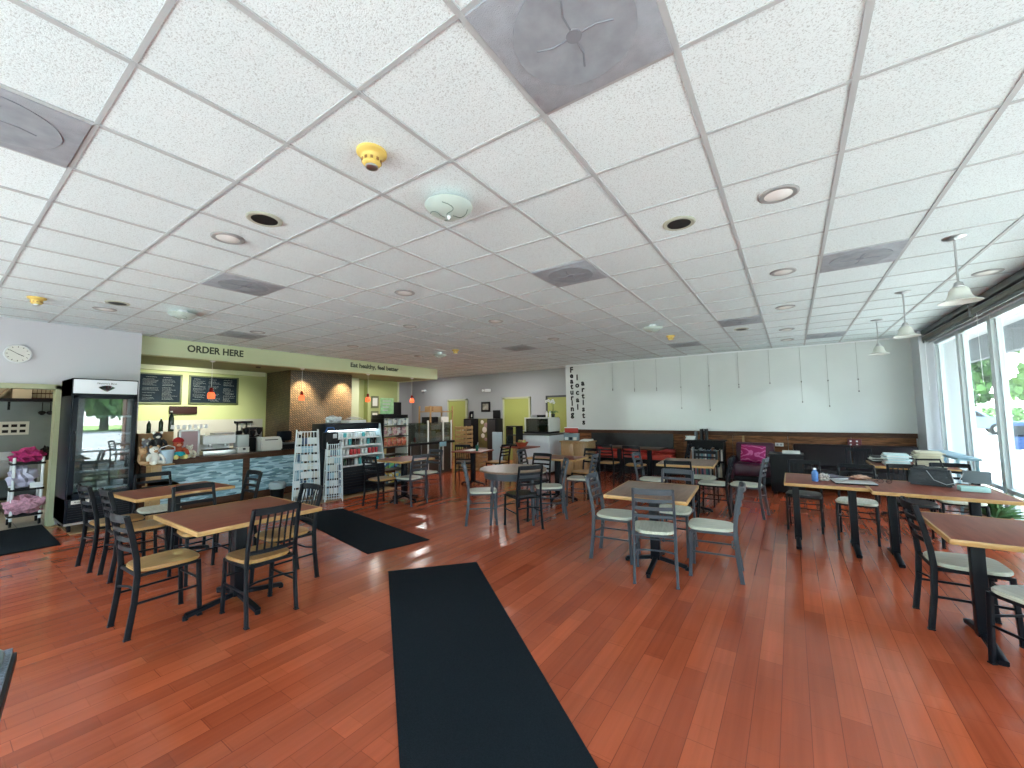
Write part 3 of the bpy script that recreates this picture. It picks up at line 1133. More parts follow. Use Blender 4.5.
# ================================================================ CHAIRS
def make_chair(name, label, kind, fm, sm, loc, rz, group):
    """kind: ladder / spindle. local front is +Y"""
    t = thing(name, label, 'chair', loc, rz, group)
    # seat: rounded trapezoid, slightly dished edge
    bm = nb()
    poly = []
    for i in range(28):
        a = 2 * pi * i / 28
        cx, sy = cos(a), sin(a)
        e = .55
        x = (abs(cx) ** e) * (1 if cx >= 0 else -1)
        y = (abs(sy) ** e) * (1 if sy >= 0 else -1)
        poly.append((x * (.195 + .018 * y), y * .205 + .01))
    prism(bm, poly, .440, .466, bev=.007)
    obj('seat', bm, sm, t)
    # seat frame
    bm = nb()
    for s in (-1, 1):
        tube(bm, [(s * .175, -.19, .428), (s * .180, .175, .428)], .01, flatten=(.02, .024))
    tube(bm, [(-.18, .17, .428), (.18, .17, .428)], .01, flatten=(.02, .024))
    tube(bm, [(-.175, -.19, .428), (.175, -.19, .428)], .01, flatten=(.02, .024))
    obj('seat_frame', bm, fm, t)
    for s in (-1, 1):
        bm = nb()
        tube(bm, [(s * .182, .20, .004), (s * .182, .19, .22), (s * .180, .18, .436)], .012, flatten=(.026, .030))
        box(bm, (s * .182, .20, .004), (.03, .034, .008))
        obj('leg', bm, fm, t)
        bm = nb()
        tube(bm, [(s * .185, -.235, .004), (s * .183, -.205, .25), (s * .182, -.195, .44), (s * .180, -.205, .56), (s * .176, -.235, .72), (s * .172, -.270, .865)], .012, flatten=(.024, .036))
        box(bm, (s * .185, -.235, .004), (.03, .04, .008))
        obj('leg', bm, fm, t)
    def slat(z0, z1, y, bow=.03, th=.012):
        bm = nb()
        ring = []
        N = 8
        for i in range(N + 1):
            u = -1 + 2 * i / N
            x = u * .172
            yy = y - bow * (1 - u * u)
            ring.append([bm.verts.new((x, yy - th / 2, z0)), bm.verts.new((x, yy + th / 2, z0)), bm.verts.new((x, yy + th / 2, z1)), bm.verts.new((x, yy - th / 2, z1))])
        for i in range(N):
            for k in range(4):
                bm.faces.new((ring[i][k], ring[i][(k + 1) % 4], ring[i + 1][(k + 1) % 4], ring[i + 1][k]))
        bm.faces.new(ring[0][::-1])
        bm.faces.new(ring[-1])
        return bm
    obj('top_rail', slat(.818, .872, -.268), fm, t)
    if kind == 'ladder':
        for z, y in ((.745, -.247), (.672, -.228), (.600, -.214)):
            obj('back_slat', slat(z, z + .030, y), fm, t)
    else:
        obj('lower_rail', slat(.515, .545, -.203), fm, t)
        for k in range(6):
            u = -.72 + 1.44 * k / 5
            bm = nb()
            b_ = .03 * (1 - u * u)
            tube(bm, [(u * .172, -.205 - b_, .53), (u * .172, -.226 - b_, .68), (u * .172, -.262 - b_, .83)], .007, flatten=(.013, .009))
            obj('spindle', bm, fm, t)
    # stretchers: two sides and a bowed rear/front one
    for s in (-1, 1):
        bm = nb()
        tube(bm, [(s * .183, -.215, .235), (s * .182, .185, .235)], .007, flatten=(.014, .016))
        obj('stretcher', bm, fm, t)
    bm = nb()
    tube(bm, [(-.18, -.21, .29), (-.09, -.165, .29), (.09, -.165, .29), (.18, -.21, .29)], .007, flatten=(.014, .014))
    obj('stretcher', bm, fm, t)
    bm = nb()
    tube(bm, [(-.18, .187, .29), (.18, .187, .29)], .007, flatten=(.014, .014))
    obj('stretcher', bm, fm, t)
    return t


GA = 'chairs at the front left tables'
GC = 'chairs at the square table in the middle'
GE = 'chairs at the round table'
GF = 'chairs at the rear tables'
c_lw = make_chair('cafe_chair', 'black slat-back chair with honey wood seat, nearest the camera on the left', 'ladder', M_frame, M_seatwood, (-4.16, 1.15, 0), 2, GA)
c_sw = make_chair('cafe_chair', 'black spindle-back chair with honey wood seat facing the near end of the front left table', 'spindle', M_frame, M_seatwood, (-3.66, 1.65, 0), 90, GA)
c_gc = make_chair('cafe_chair', 'slate grey slat-back chair, back to the camera, in front of the middle square table', 'ladder', M_greyframe, M_seatcream, (-1.15, 4.09, 0), 14, GC)
c_lc = make_chair('cafe_chair', 'black slat-back chair with cream seat behind the second front left table', 'ladder', M_frame, M_seatcream, (-6.55, 1.75, 0), -90, GA)
c_bb = make_chair('cafe_chair', 'all black slat-back chair in front of the round table', 'ladder', M_frame, M_seatblack, (-3.17, 4.85, 0), 60, GE)
c_sb = make_chair('cafe_chair', 'black spindle-back chair behind the bag on the window-side tables', 'spindle', M_frame, M_seatblack, (1.15, 6.80, 0), 180, 'chairs at the window-side tables')

dup(c_sw, (-4.10, 2.06, 0), 180, 'black spindle-back chair on the far side of the front left table', GA)
dup(c_lw, (-4.95, 1.68, 0), -90, 'black slat-back chair between the two front left tables', GA)
dup(c_lw, (-6.22, 1.30, 0), 4, 'black slat-back chair with wood seat nearest the cooler, at the second table', GA)
dup(c_lw, (-5.66, 1.36, 0), 0, 'black slat-back chair with wood seat half hidden behind the nearest left chair', GA)
dup(c_lc, (-5.80, 2.25, 0), 180, 'black slat-back chair with cream seat at the counter side of the second table', GA)
# middle square table
dup(c_gc, (-1.66, 4.42, 0), -84, 'slate grey slat-back chair with cream seat at the left of the middle square table', GC)
dup(c_gc, (-.70, 4.48, 0), 96, 'slate grey slat-back chair seen edge-on at the right of the middle square table', GC)
dup(c_gc, (-1.18, 4.98, 0), 180, 'slate grey slat-back chair with cream seat facing the camera behind the middle square table', GC)
# round table
dup(c_gc, (-3.80, 4.74, 0), -50, 'grey slat-back chair with cream seat left of the round table', GE)
dup(c_gc, (-3.13, 5.55, 0), 124, 'grey slat-back chair with cream seat right of the round table', GE)
dup(c_bb, (-3.66, 5.98, 0), 178, 'all black slat-back chair on the far side of the round table', GE)
# table D behind
dup(c_bb, (-1.40, 6.45, 0), 3, 'dark slat-back chair, back to the camera, in front of the walnut table behind', GF)
dup(c_gc, (-1.98, 7.02, 0), -90, 'light grey slat-back chair at the left of the walnut table behind', GF)
dup(c_lc, (-1.06, 7.10, 0), 90, 'black chair with cream seat seen edge-on at the right of the walnut table', GF)
dup(c_lc, (-1.30, 7.66, 0), 180, 'black chair with cream seat on the far side of the walnut table, before the bookcase', GF)
dup(c_gc, (-.62, 7.2, 0), 84, 'grey chair standing apart to the right of the walnut table', GF)
# table G
dup(c_lw, (-6.05, 4.70, 0), 0, 'dark slat-back chair with wood seat by the drinks cooler', GF)
dup(c_gc, (-5.70, 5.06, 0), 90, 'grey slat-back chair, back to the camera, at the small table by the snack rack', GF)
dup(c_gc, (-5.95, 5.68, 0), 180, 'grey slat-back chair on the far side of the small table by the snack rack', GF)
# table F
dup(c_gc, (-4.15, 6.78, 0), -80, 'grey slat-back chair left of the red-brown table behind the round one', GF)
dup(c_lw, (-3.30, 7.25, 0), 170, 'black slat-back chair with wood seat right behind the red-brown table', GF)
dup(c_gc, (-3.05, 6.50, 0), 100, 'grey slat-back chair with cream seat at the right end of the red-brown table', GF)
# chairs at the red bench
dup(c_lw, (-3.45, 8.85, 0), 0, 'black chair with wood seat, left of the pair before the red bench', 'chairs before the red bench')
dup(c_lw, (-2.80, 8.70, 0), 0, 'black chair with wood seat, right of the pair before the red bench', 'chairs before the red bench')
dup(c_lw, (-2.12, 9.45, 0), 90, 'black chair with wood seat turned sideways at the end of the red bench', 'chairs before the red bench')
# rear left
dup(c_sb, (-6.45, 7.40, 0), 30, 'black spindle chair at the table with the drink, by the wooden crates', GF)
dup(c_lw, (-5.75, 7.75, 0), 90, 'dark chair with wood seat pushed in at the table with the drink', GF)
# window side
GW = 'chairs at the window-side tables'
dup(c_sb, (.08, 6.78, 0), 176, 'black spindle-back chair behind the magazines on the window-side table', GW)
dup(c_sb, (.95, 9.35, 0), 180, 'black spindle-back chair farther back by the wainscot corner', GW)
dup(c_lc, (.60, 6.55, 0), 172, 'black slat-back chair with cream seat tucked under the middle of the window-side row', GW)
dup(c_bb, (1.75, 5.15, 0), -4, 'black slat-back chair with black seat at the window end of the black bag table', GW)
dup(c_lc, (.97, 4.36, 0), -88, 'black slat-back chair at the left of the table cut by the right edge', GW)
dup(c_lc, (1.20, 3.75, 0), 32, 'black chair with cream seat in the near right corner, cut by the picture edge', GW)
dup(c_lc, (1.62, 7.2, 0), 180, 'black chair with cream seat by the window behind the papers', GW)


# ================================================================ TABLES
def cross_base(t, fm, top_z, w, d, arms=4, col=.045, square=False):
    bm = nb()
    for k in range(arms):
        a = pi / 4 * 0 + k * 2 * pi / arms
        rx, ry = cos(a) * w * .40, sin(a) * d * .40
        tube(bm, [(0, 0, .085), (rx * .45, ry * .45, .06), (rx, ry, .03)], .02, flatten=(.045, .035))
    obj('base', bm, fm, t)
    for k in range(arms):
        a = k * 2 * pi / arms
        bm = nb()
        cyl(bm, (cos(a) * w * .40, sin(a) * d * .40, 0), .02, .03, 12)
        obj('foot_glide', bm, fm, t)
    bm = nb()
    if square:
        box(bm, (0, 0, top_z * .5 + .02), (col * 2, col * 2, top_z - .09), bev=.008)
    else:
        cyl(bm, (0, 0, .07), col, top_z - .09, 20)
    obj('column', bm, fm, t)
    bm = nb()
    box(bm, (0, 0, top_z - .038), (w * .55, .05, .016))
    box(bm, (0, 0, top_z - .038), (.05, d * .55, .016))
    obj('spider_plate', bm, fm, t)


def make_table(label, loc, rz, w, d, topm, group, top_z=.76, edge=True, tbase=None):
    t = thing('cafe_table', label, 'table', loc, rz, group)
    bm = nb()
    box(bm, (0, 0, top_z - .014), (w, d, .028), bev=.003)
    tp_ = obj('tabletop', bm, topm, t)
    if edge:
        bm = nb()
        z0, z1 = top_z - .032, top_z + .0015
        e = .014
        box2(bm, (-w / 2 - e, -d / 2 - e, z0), (w / 2 + e, -d / 2, z1), .004)
        box2(bm, (-w / 2 - e, d / 2, z0), (w / 2 + e, d / 2 + e, z1), .004)
        box2(bm, (-w / 2 - e, -d / 2, z0), (-w / 2, d / 2, z1), .004)
        box2(bm, (w / 2, -d / 2, z0), (w / 2 + e, d / 2, z1), .004)
        obj('wooden_edge', bm, M_edge, tp_)
    if tbase is None:
        cross_base(t, M_frame, top_z, w, d, square=True)
    else:
        for s in (-1, 1):
            x = s * tbase
            part('column', M_frame, t, (box2, (x - .035, -.035, .05), (x + .035, .035, top_z - .05), .008))
            bm = nb()
            tube(bm, [(x, -.30, .025), (x, -.15, .05), (x, 0, .07), (x, .15, .05), (x, .30, .025)], .02, flatten=(.05, .035))
            obj('foot_rail', bm, M_frame, t)
            part('mounting_plate', M_frame, t, (box2, (x - .03, -.2, top_z - .05), (x + .03, .2, top_z - .03)))
    return t


GT = 'wood-edged cafe tables'
tA = make_table('red-brown wood-edged table nearest the camera on the left', (-3.97, 1.62, 0), 0, .92, .90, M_top, GT)
tB = make_table('red-brown wood-edged table between the cooler and the front left table', (-5.84, 1.70, 0), 4, .72, .88, M_top, GT)
tC = make_table('square faded walnut table with four grey chairs in the middle', (-1.23, 4.38, 0), 4, .74, .92, M_topgrey, GT)
tD = make_table('faded walnut table behind the middle square one', (-1.42, 7.07, 0), 4, .78, .94, M_topgrey, GT)
tF = make_table('red-brown table behind the round one, before the low wooden cabinet', (-3.62, 6.75, 0), 0, .92, .62, M_top, GT)
tG = make_table('small red-brown table by the snack rack', (-6.0, 5.18, 0), 0, .75, .78, M_top, GT)
tH = make_table('table with a drink and papers by the wooden crates', (-5.95, 7.1, 0), 12, .7, .7, M_top, GT, edge=False)
tI = make_table('long table under the red basket by the white counter', (-5.6, 8.5, 0), 0, .8, .6, M_top, GT, edge=False)
R1 = make_table('wood-edged table cut by the right edge of the picture', (1.38, 4.10, 0), 0, 1.20, .84, M_top, GT, tbase=.40)
R2 = make_table('window-side table carrying the black bag', (1.12, 5.86, 0), 0, .98, .92, M_top, GT, tbase=.3)
R3 = make_table('window-side table carrying magazines, left end of the row', (.25, 5.98, 0), 0, .70, .86, M_top, GT, tbase=.26)
R4 = make_table('table behind stacked with papers and folders near the corner column', (1.38, 8.2, 0), 0, .86, .80, M_top, GT)
J1 = make_table('dark table at the red bench, left', (-3.45, 9.55, 0), 0, .62, .6, M_brown, 'dark tables at the red bench', edge=False)
J2 = make_table('dark table at the red bench, right', (-2.7, 9.4, 0), 0, .62, .6, M_brown, 'dark tables at the red bench', edge=False)

# round table on four legs
t = thing('round_table', 'round faded walnut table with grey apron and four legs', 'table', (-3.48, 5.08, 0), 30)
bm = nb()
lathe(bm, [(.475, .728), (.50, .733), (.502, .752), (.494, .760), (.0, .760)], 44)
tp_ = obj('tabletop', bm, M_topgrey, t)
bm = nb()
lathe(bm, [(.420, .63), (.432, .63), (.432, .728), (.420, .728)], 40)
obj('apron', bm, M_greyframe, t)
for k in range(4):
    a = pi / 4 + k * pi / 2
    bm = nb()
    tube(bm, [(cos(a) * .39, sin(a) * .39, .70), (cos(a) * .41, sin(a) * .41, .3), (cos(a) * .43, sin(a) * .43, 0)], .02, 12, rr=[.024, .021, .018])
    obj('leg', bm, M_greyframe, t)

# ================================================================ FLOOR MATS
def mat_(label, corners, h=.008):
    bm = nb()
    prism(bm, corners, .0, h, bev=.003)
    return solo('floor_mat', label, 'floor mat', bm, M_matblack, group=None)


m1 = mat_('long charcoal runner mat in the foreground', [(-3.43, 2.78), (-2.80, 3.50), (-.45, 1.42), (-.30, 1.10), (-.80, .62)][:0] or [(-3.43, 2.76), (-2.84, 3.44), (-.42, 1.49), (-1.12, .99)])
m2 = mat_('charcoal mat between the front left table and the display racks', [(-6.75, 3.45), (-6.35, 4.15), (-3.83, 3.72), (-4.05, 2.97)])
m3 = mat_('charcoal mat in the kitchen doorway', [(-9.3, -.2), (-9.3, 1.13), (-7.64, 1.10), (-7.64, -.2)], .014)

def rrect(w, d, r, n=6):
    out = []
    for sx, sy, a0 in ((1, 1, 0), (-1, 1, pi / 2), (-1, -1, pi), (1, -1, 3 * pi / 2)):
        for i in range(n + 1):
            a = a0 + pi / 2 * i / n
            out.append((sx * (w / 2 - r) + cos(a) * r, sy * (d / 2 - r) + sin(a) * r))
    return out


# console at the left edge of the picture
t = thing('side_table', 'speckled grey side table with a dark edge, cut by the left edge', 'table', (-1.93, -.134, 0), -9)
part('tabletop', flat('speckled_grey_top', (.16, .21, .27), .5, var=.6, vscale=120), t, (box2, (-.50, -.31, .725), (.5, .30, .745), .003))
part('dark_edge', M_black, t, (box2, (-.51, -.32, .69), (.5, .31, .7245), .004))
for sx in (-1, 1):
    for sy in (-1, 1):
        part('leg', M_frame, t, (box2, (sx * .44 - .02, sy * .25 - .02, 0), (sx * .44 + .02, sy * .25 + .02, .69), .003))
bm = nb()
prism(bm, rrect(.22, .56, .08), .0, .012, bev=.004)
tray = solo('serving_tray', 'black serving tray with raised pale rim on the side table at the left edge', 'tray', bm, M_navy, (-2.286, -.078, .745), -9)
bm = nb()
pl_ = [(x, y, .022) for x, y in rrect(.22, .56, .08)]
tube(bm, pl_ + [pl_[0]], .010, 8)
obj('rim', bm, flat('grey_green_rim', (.16, .20, .20), .3), tray)

# ================================================================ WALL CLOCK
t = thing('wall_clock', 'round white wall clock above the kitchen doorway', 'clock', (-9.1, .76, 2.51))
bm = nb()
lathe(bm, [(.0, 0), (.128, 0), (.132, .012), (.132, .034), (.122, .040), (.118, .032), (.118, .030), (.0, .030)], 40, (0, 0, 0), 'X')
obj('case', bm, M_white, t)
bm = nb()
lathe(bm, [(.0, .0305), (.117, .0305), (.117, .0315), (0, .0315)], 36, (0, 0, 0), 'X')
face = obj('dial', bm, M_offwhite, t)
bm = nb()
for k in range(12):
    a = k * pi / 6
    box(bm, (.0325, sin(a) * .1, cos(a) * .1), (.002, .006, .018), (-a, 0, 0))
bm2 = bm
obj('hour_marks', bm, M_black, face)
for L_, a, wd in ((.065, radians(118), .008), (.095, radians(-56), .006)):
    bm = nb()
    box(bm, (.034, sin(a) * L_ * .5, cos(a) * L_ * .5), (.002, wd, L_), (-a, 0, 0))
    obj('hand', bm, M_black, t)

# ================================================================ LETTERING
M_letter = flat('dark_green_letters', (.035, .05, .025), .5)


def wall_text(label, body, x, y, z, width, height, rot, mat):
    o = textmesh('wall_lettering', body, height * 1.38, mat, bold=.005)
    wd = max(v.co.x for v in o.data.vertices) - min(v.co.x for v in o.data.vertices)
    s = width / wd
    o.scale = (s, 1, 1)
    o.location = (x, y, z)
    o.rotation_euler = rot
    tag(o, label, 'lettering')
    return o


o = wall_text('dark ORDER HERE lettering on the green beam', 'ORDER HERE', -9.297, 3.27, 2.865, .95, .132, ROT_PX, M_letter)
o = wall_text('dark Eat healthy, feel better lettering on the green beam', 'Eat healthy, feel better', -9.297, 7.0, 2.875, 1.55, .115, ROT_PX, M_letter)
for word, x, z0, z1, pos in (('Featuring', -5.42, 2.86, 1.53, 'left'), ('local', -5.24, 2.62, 1.74, 'middle'), ('artists', -5.06, 2.45, 1.30, 'right')):
    n = len(word)
    root = thing('wall_lettering', 'stacked black letters reading %s, %s column by the gallery wall edge' % (word, pos), 'lettering', (x, 11.094, (z0 + z1) / 2), 0, 'stacked letters on the gallery wall')
    for i, ch in enumerate(word):
        lt = textmesh('letter', ch, .225, M_black, root, bold=.010)
        lt.rotation_euler = ROT_NY
        lt.location = (0, 0, z0 + (z1 - z0) * i / (n - 1) - (z0 + z1) / 2)

# ================================================================ GLASS DOOR COOLER
t = thing('drinks_cooler', 'tall black glass-door refrigerator with white lit header by the kitchen doorway', 'refrigerator', (-8.68, 1.555, 0))
D, W = .37, .35        # half depth, half width
bm = nb()
box2(bm, (-D, -W, .13), (-D + .04, W, 2.15))            # back
box2(bm, (-D, -W, .13), (D, -W + .035, 2.15), .004)
box2(bm, (-D, W - .035, .13), (D, W, 2.15), .004)
box2(bm, (-D, -W, 2.11), (D, W, 2.15), .004)
box2(bm, (-D, -W, .13), (D - .01, W, .46), .004)
box2(bm, (-D, -W, 1.90), (D - .02, W, 2.15), .004)
obj('cabinet', bm, M_navy, t)
bm = nb()
box2(bm, (-D + .04, -W + .036, .46), (-D + .045, W - .036, 1.9))
obj('interior_back', bm, M_offwhite, t)
bm = nb()
box2(bm, (D - .02, -W + .01, 1.935), (D + .012, W - .01, 2.135), .01)
hd = obj('header_panel', bm, flat('lit_header', (.62, .66, .70), .5, emit=(.8, .88, .95), es=.06), t)
bm = nb()
for k, c in enumerate(range(5)):
    pass
cols = [('leaf_logo_green', (.25, .40, .20)), ('leaf_logo_grey', (.45, .55, .42)), ('logo_pink', (.65, .30, .30)), ('logo_red', (.55, .20, .18)), ('logo_dark_green', (.12, .22, .12))]
for k in range(5):
    a0, a1 = radians(-50 + k * 20), radians(-50 + k * 20 + 18)
    bm = nb()
    vs = [(D + .014, 0, 1.962), (D + .014, sin(a0) * .12, 1.962 + cos(a0) * .095), (D + .014, sin(a1) * .12, 1.962 + cos(a1) * .095)]
    bm.faces.new([bm.verts.new(v) for v in vs])
    bmesh.ops.solidify(bm, geom=list(bm.faces), thickness=.002)
    obj('logo_wedge', bm, flat(*cols[k], .6), hd, smooth=False)
tx = textmesh('header_text', "Nature's Best", .038, M_letter, hd, extrude=.001)
tx.rotation_euler = ROT_PX
tx.location = (D + .015, 0, 2.085)
tx['label'] = 'dark lettering across the header'
# door
bm = nb()
y0, y1, z0, z1 = -W + .01, W - .01, .46, 1.91
for a, b in (((D, y0, z0), (D + .045, y0 + .055, z1)), ((D, y1 - .055, z0), (D + .045, y1, z1)), ((D, y0, z0), (D + .045, y1, z0 + .07)), ((D, y0, z1 - .05), (D + .045, y1, z1))):
    box2(bm, a, b, .006)
door = obj('door', bm, M_navy, t)
bm = nb()
box2(bm, (D + .02, y0 + .05, z0 + .06), (D + .026, y1 - .05, z1 - .045))
obj('glass_pane', bm, M_coolglass, door, smooth=False)
bm = nb()
tube(bm, [(D + .045, y0 + .03, 1.0), (D + .085, y0 + .03, 1.02), (D + .085, y0 + .03, 1.38), (D + .045, y0 + .03, 1.40)], .010, 10)
obj('handle', bm, M_black, door)
for k in range(5):
    z = .56 + k * .26
    bm = nb()
    for i in range(14):
        yy = -W + .05 + i * (2 * W - .1) / 13
        box2(bm, (-D + .05, yy - .002, z), (D - .05, yy + .002, z + .004))
    box2(bm, (D - .055, -W + .04, z - .012), (D - .045, W - .04, z + .02))
    obj('wire_shelf', bm, M_white, t)
bm = nb()
for k in range(6):
    box2(bm, (D - .01, -W + .03, .17 + k * .032), (D + .004, W - .03, .185 + k * .032))
obj('vent_grille', bm, M_black, t)
bm = nb()
box2(bm, (D - .012, -W + .06, .385), (D + .002, -W + .24, .435), .002)
pl = obj('rating_sticker', bm, M_offwhite, t)
tx = textmesh('sticker_text', 'Avantco', .038, M_letter, pl, extrude=.001)
tx.rotation_euler = ROT_PX
tx.location = (D + .004, -W + .15, .41)
part('light_strip', flat('cooler_led', (.9, .95, 1), .4, emit=(.85, .95, 1), es=3.0), t, (box2, (D - .06, W - .05, .55), (D - .045, W - .04, 1.85)))
part('base_rail', M_metal, t, (box2, (-D, -W, .10), (D, W, .13)))
for sx in (-1, 1):
    for sy in (-1, 1):
        bm = nb()
        cyl(bm, (sx * (D - .06), sy * (W - .06) - .016, .046), .046, .032, 18, 'Y')
        box2(bm, (sx * (D - .06) - .03, sy * (W - .06) - .024, .05), (sx * (D - .06) + .03, sy * (W - .06) - .018, .11))
        obj('caster', bm, M_black, t)
# food inside the cooler
for k in range(3):
    for j in range(4):
        bm = nb()
        z = .566 + k * .26
        if k == 2:
            lathe(bm, [(.0, 0), (.05, 0), (.055, .04), (.06, .05), (.0, .06)], 14)
        else:
            box(bm, (0, 0, .045), (.16, .12, .09), bev=.012)
        solo('food_tub', 'clear food tub on cooler shelf, %s shelf' % ('bottom', 'second', 'third')[k], 'food container', bm, flat('tub_pale', (.55, .60, .60), .3) if j % 2 else M_offwhite,
             (-8.60, 1.27 + j * .17, z), group='food tubs in the cooler, %s shelf' % ('bottom', 'second', 'third')[k])

# ================================================================ BAR COUNTER
def stone():
    m, nt, b = nodes('blue_ledger_stone')
    tc = nt.nodes.new('ShaderNodeTexCoord')
    mp = nt.nodes.new('ShaderNodeMapping')
    mp.inputs['Scale'].default_value = (1, 4.6, 24)
    vo = nt.nodes.new('ShaderNodeTexVoronoi')
    vo.inputs['Scale'].default_value = 1.5
    nt.links.new(tc.outputs['Object'], mp.inputs[0])
    nt.links.new(mp.outputs[0], vo.inputs['Vector'])
    rp = nt.nodes.new('ShaderNodeValToRGB')
    e = rp.color_ramp.elements
    e[0].position, e[0].color = .0, (.10, .22, .30, 1)
    e[1].position, e[1].color = 1, (.62, .84, .93, 1)
    x = e.new(.4)
    x.color = (.24, .44, .55, 1)
    x = e.new(.7)
    x.color = (.45, .68, .79, 1)
    sp = nt.nodes.new('ShaderNodeSeparateColor')
    nt.links.new(vo.outputs['Color'], sp.inputs[0])
    nt.links.new(sp.outputs[0], rp.inputs[0])
    nt.links.new(rp.outputs[0], b.inputs['Base Color'])
    bp = nt.nodes.new('ShaderNodeBump')
    bp.inputs['Strength'].default_value = 1
    bp.inputs['Distance'].default_value = .03
    nt.links.new(sp.outputs[1], bp.inputs['Height'])
    nt.links.new(bp.outputs[0], b.inputs['Normal'])
    b.inputs['Roughness'].default_value = .45
    return m


M_stone = stone()
CX = -8.5
t = thing('bar_counter', 'long bar counter faced with blue-grey stacked stone under a dark wood top', 'counter', (0, 0, 0))
part('carcass', M_brown, t, (box2, (CX - .7, 1.98, .09), (CX - .04, 5.9, .87)))
for y0, y1 in ((2.14, 3.48), (3.60, 4.62), (4.74, 5.75)):
    part('stone_panel', M_stone, t, (box2, (CX - .04, y0, .16), (CX, y1, .80)), smooth=False)
for y in (2.08, 3.54, 4.68, 5.81):
    part('post', M_brown, t, (box2, (CX - .05, y - .055, .0), (CX + .012, y + .055, .83), .004))
part('bottom_rail', M_brown, t, (box2, (CX - .05, 2.03, .05), (CX + .006, 5.86, .16), .003))
part('top_rail', M_brown, t, (box2, (CX - .05, 2.03, .79), (CX + .01, 5.86, .87), .003))
part('worktop', wood('dark_reddish_counter_top', (.06, .030, .020), (.10, .05, .034), (9, 1, 9), .25, .4), t, (box2, (CX - .78, 1.95, .865), (CX + .04, 5.95, .905), .006))
# wooden arrow-shaped crate leaning at the end of the counter
t = thing('wooden_crate', 'pale wooden crate with a pointed board at the counter end, under the soft toys', 'crate', (-8.18, 2.18, 0), 0)
for k in range(2):
    part('upright', M_oak, t, (box2, (-.14 + k * .24, -.13, 0), (-.11 + k * .24, -.01, .84), .003))
part('pointed_board', M_oak, t, (lambda b_: prism(b_, [(-.18, -.16), (-.16, -.16), (-.16, .16), (-.18, .16)], .42, .52),))
bm = nb()
vs = [(.16, -.18, .46), (.16, .12, .46), (.16, .22, .53), (.16, .12, .60), (.16, -.18, .60)]
bm.faces.new([bm.verts.new(v) for v in vs])
bmesh.ops.solidify(bm, geom=list(bm.faces), thickness=.02)
obj('pointed_board', bm, M_oak, t, smooth=False)
part('shelf', M_oak, t, (box2, (-.16, -.17, .84), (.17, .14, .86), .003))
# menu boards
def scribbles(bm, y0, y1, z0, z1, seed, cols_=3):
    rr = random.Random(seed)
    cw = (y1 - y0) / cols_
    for c in range(cols_):
        z = z1 - .04
        yb = y0 + c * cw + .03
        big = True
        while z > z0 + .03:
            y = yb + (rr.uniform(.0, .06) if big else 0)
            yend = yb + cw * rr.uniform(.35, .82)
            while y < yend:
                L = rr.uniform(.012, .035)
                h = (.014 if big else .009)
                tube(bm, [(0, y, z), (0, y + L * .3, z + h * .5 * rr.random()), (0, y + L * .6, z - h * .5 * rr.random()), (0, y + L, z)], .0022 if not big else .003, 4)
                y += L + .009
            z -= .026 if not big else .045
            big = rr.random() < .12
            if rr.random() < .1:
                z -= .03


M_board = flat('chalkboard_blue_black', (.006, .012, .017), .8, spec=.15, var=.2, vscale=6)
M_chalk = flat('chalk', (.28, .31, .29), .9)
M_bframe = flat('board_frame_olive', (.07, .09, .03), .5)
for i, (y0, y1, lab) in enumerate(((2.22, 3.30, 'left chalkboard menu behind the bar'), (3.42, 4.42, 'right chalkboard menu behind the bar'))):
    t = thing('menu_board', lab, 'chalkboard', (-11.2, (y0 + y1) / 2, 2.21), 0, 'chalkboard menus')
    hw = (y1 - y0) / 2
    part('board', M_board, t, (box2, (0, -hw + .03, -.31), (.02, hw - .03, .30)))
    bm = nb()
    for a, b in (((0, -hw, -.34), (.035, hw, -.30)), ((0, -hw, .29), (.035, hw, .32)), ((0, -hw, -.34), (.035, -hw + .035, .32)), ((0, hw - .035, -.34), (.035, hw, .32))):
        box2(bm, a, b, .003)
    obj('frame', bm, M_bframe, t)
    bm = nb()
    scribbles(bm, -hw + .05, hw - .05, -.29, .28, 3 + i)
    for v in bm.verts:
        v.co.x += .022
    obj('chalk_scribbles', bm, M_chalk, t, smooth=False)['kind'] = 'stuff'
bm = nb()
box2(bm, (0, -.25, -.085), (.03, .25, .085), .004)
solo('small_dark_board', 'small blank dark brown board under the menus', 'board', bm, flat('dark_maroon', (.022, .008, .006), .6, spec=.2), (-11.18, 3.34, 1.74))
lamp('menu_spot_light', 'SPOT', (-9.75, 3.3, 2.62), 150, (1, .97, .88), rot=(0, radians(46), 0), size=.15, spot=radians(112))
lamp('bar_strip_light', 'AREA', (-10.0, 7.8, 2.66), 10, (1, .97, .88), size=.5)
for x, y, e in ((-7.45, 9.9, 26), (-11.2, 10.4, 16), (-7.45, 6.9, 12)):
    lamp('added_downlight', 'AREA', (x, y, CEIL - .02), e, (1, .98, .95), size=.14)  # added to brighten the far end; only the last sits at a can
for y in (5.35, 6.45):
    lamp('column_spot_light', 'SPOT', (-9.68, y, 2.66), 120, (1, .78, .52), rot=(0, radians(20), 0), size=.04, spot=radians(80))
bm = nb()
lathe(bm, [(.0, 0), (.05, 0), (.05, -.02), (.03, -.025), (0, -.025)], 20)
solo('dome_camera', 'small black ceiling camera above the bar', 'camera', bm, M_black, (-9.9, 4.3, 2.70))

# ================================================================ THINGS ON AND BEHIND THE BAR
TOPZ = .905


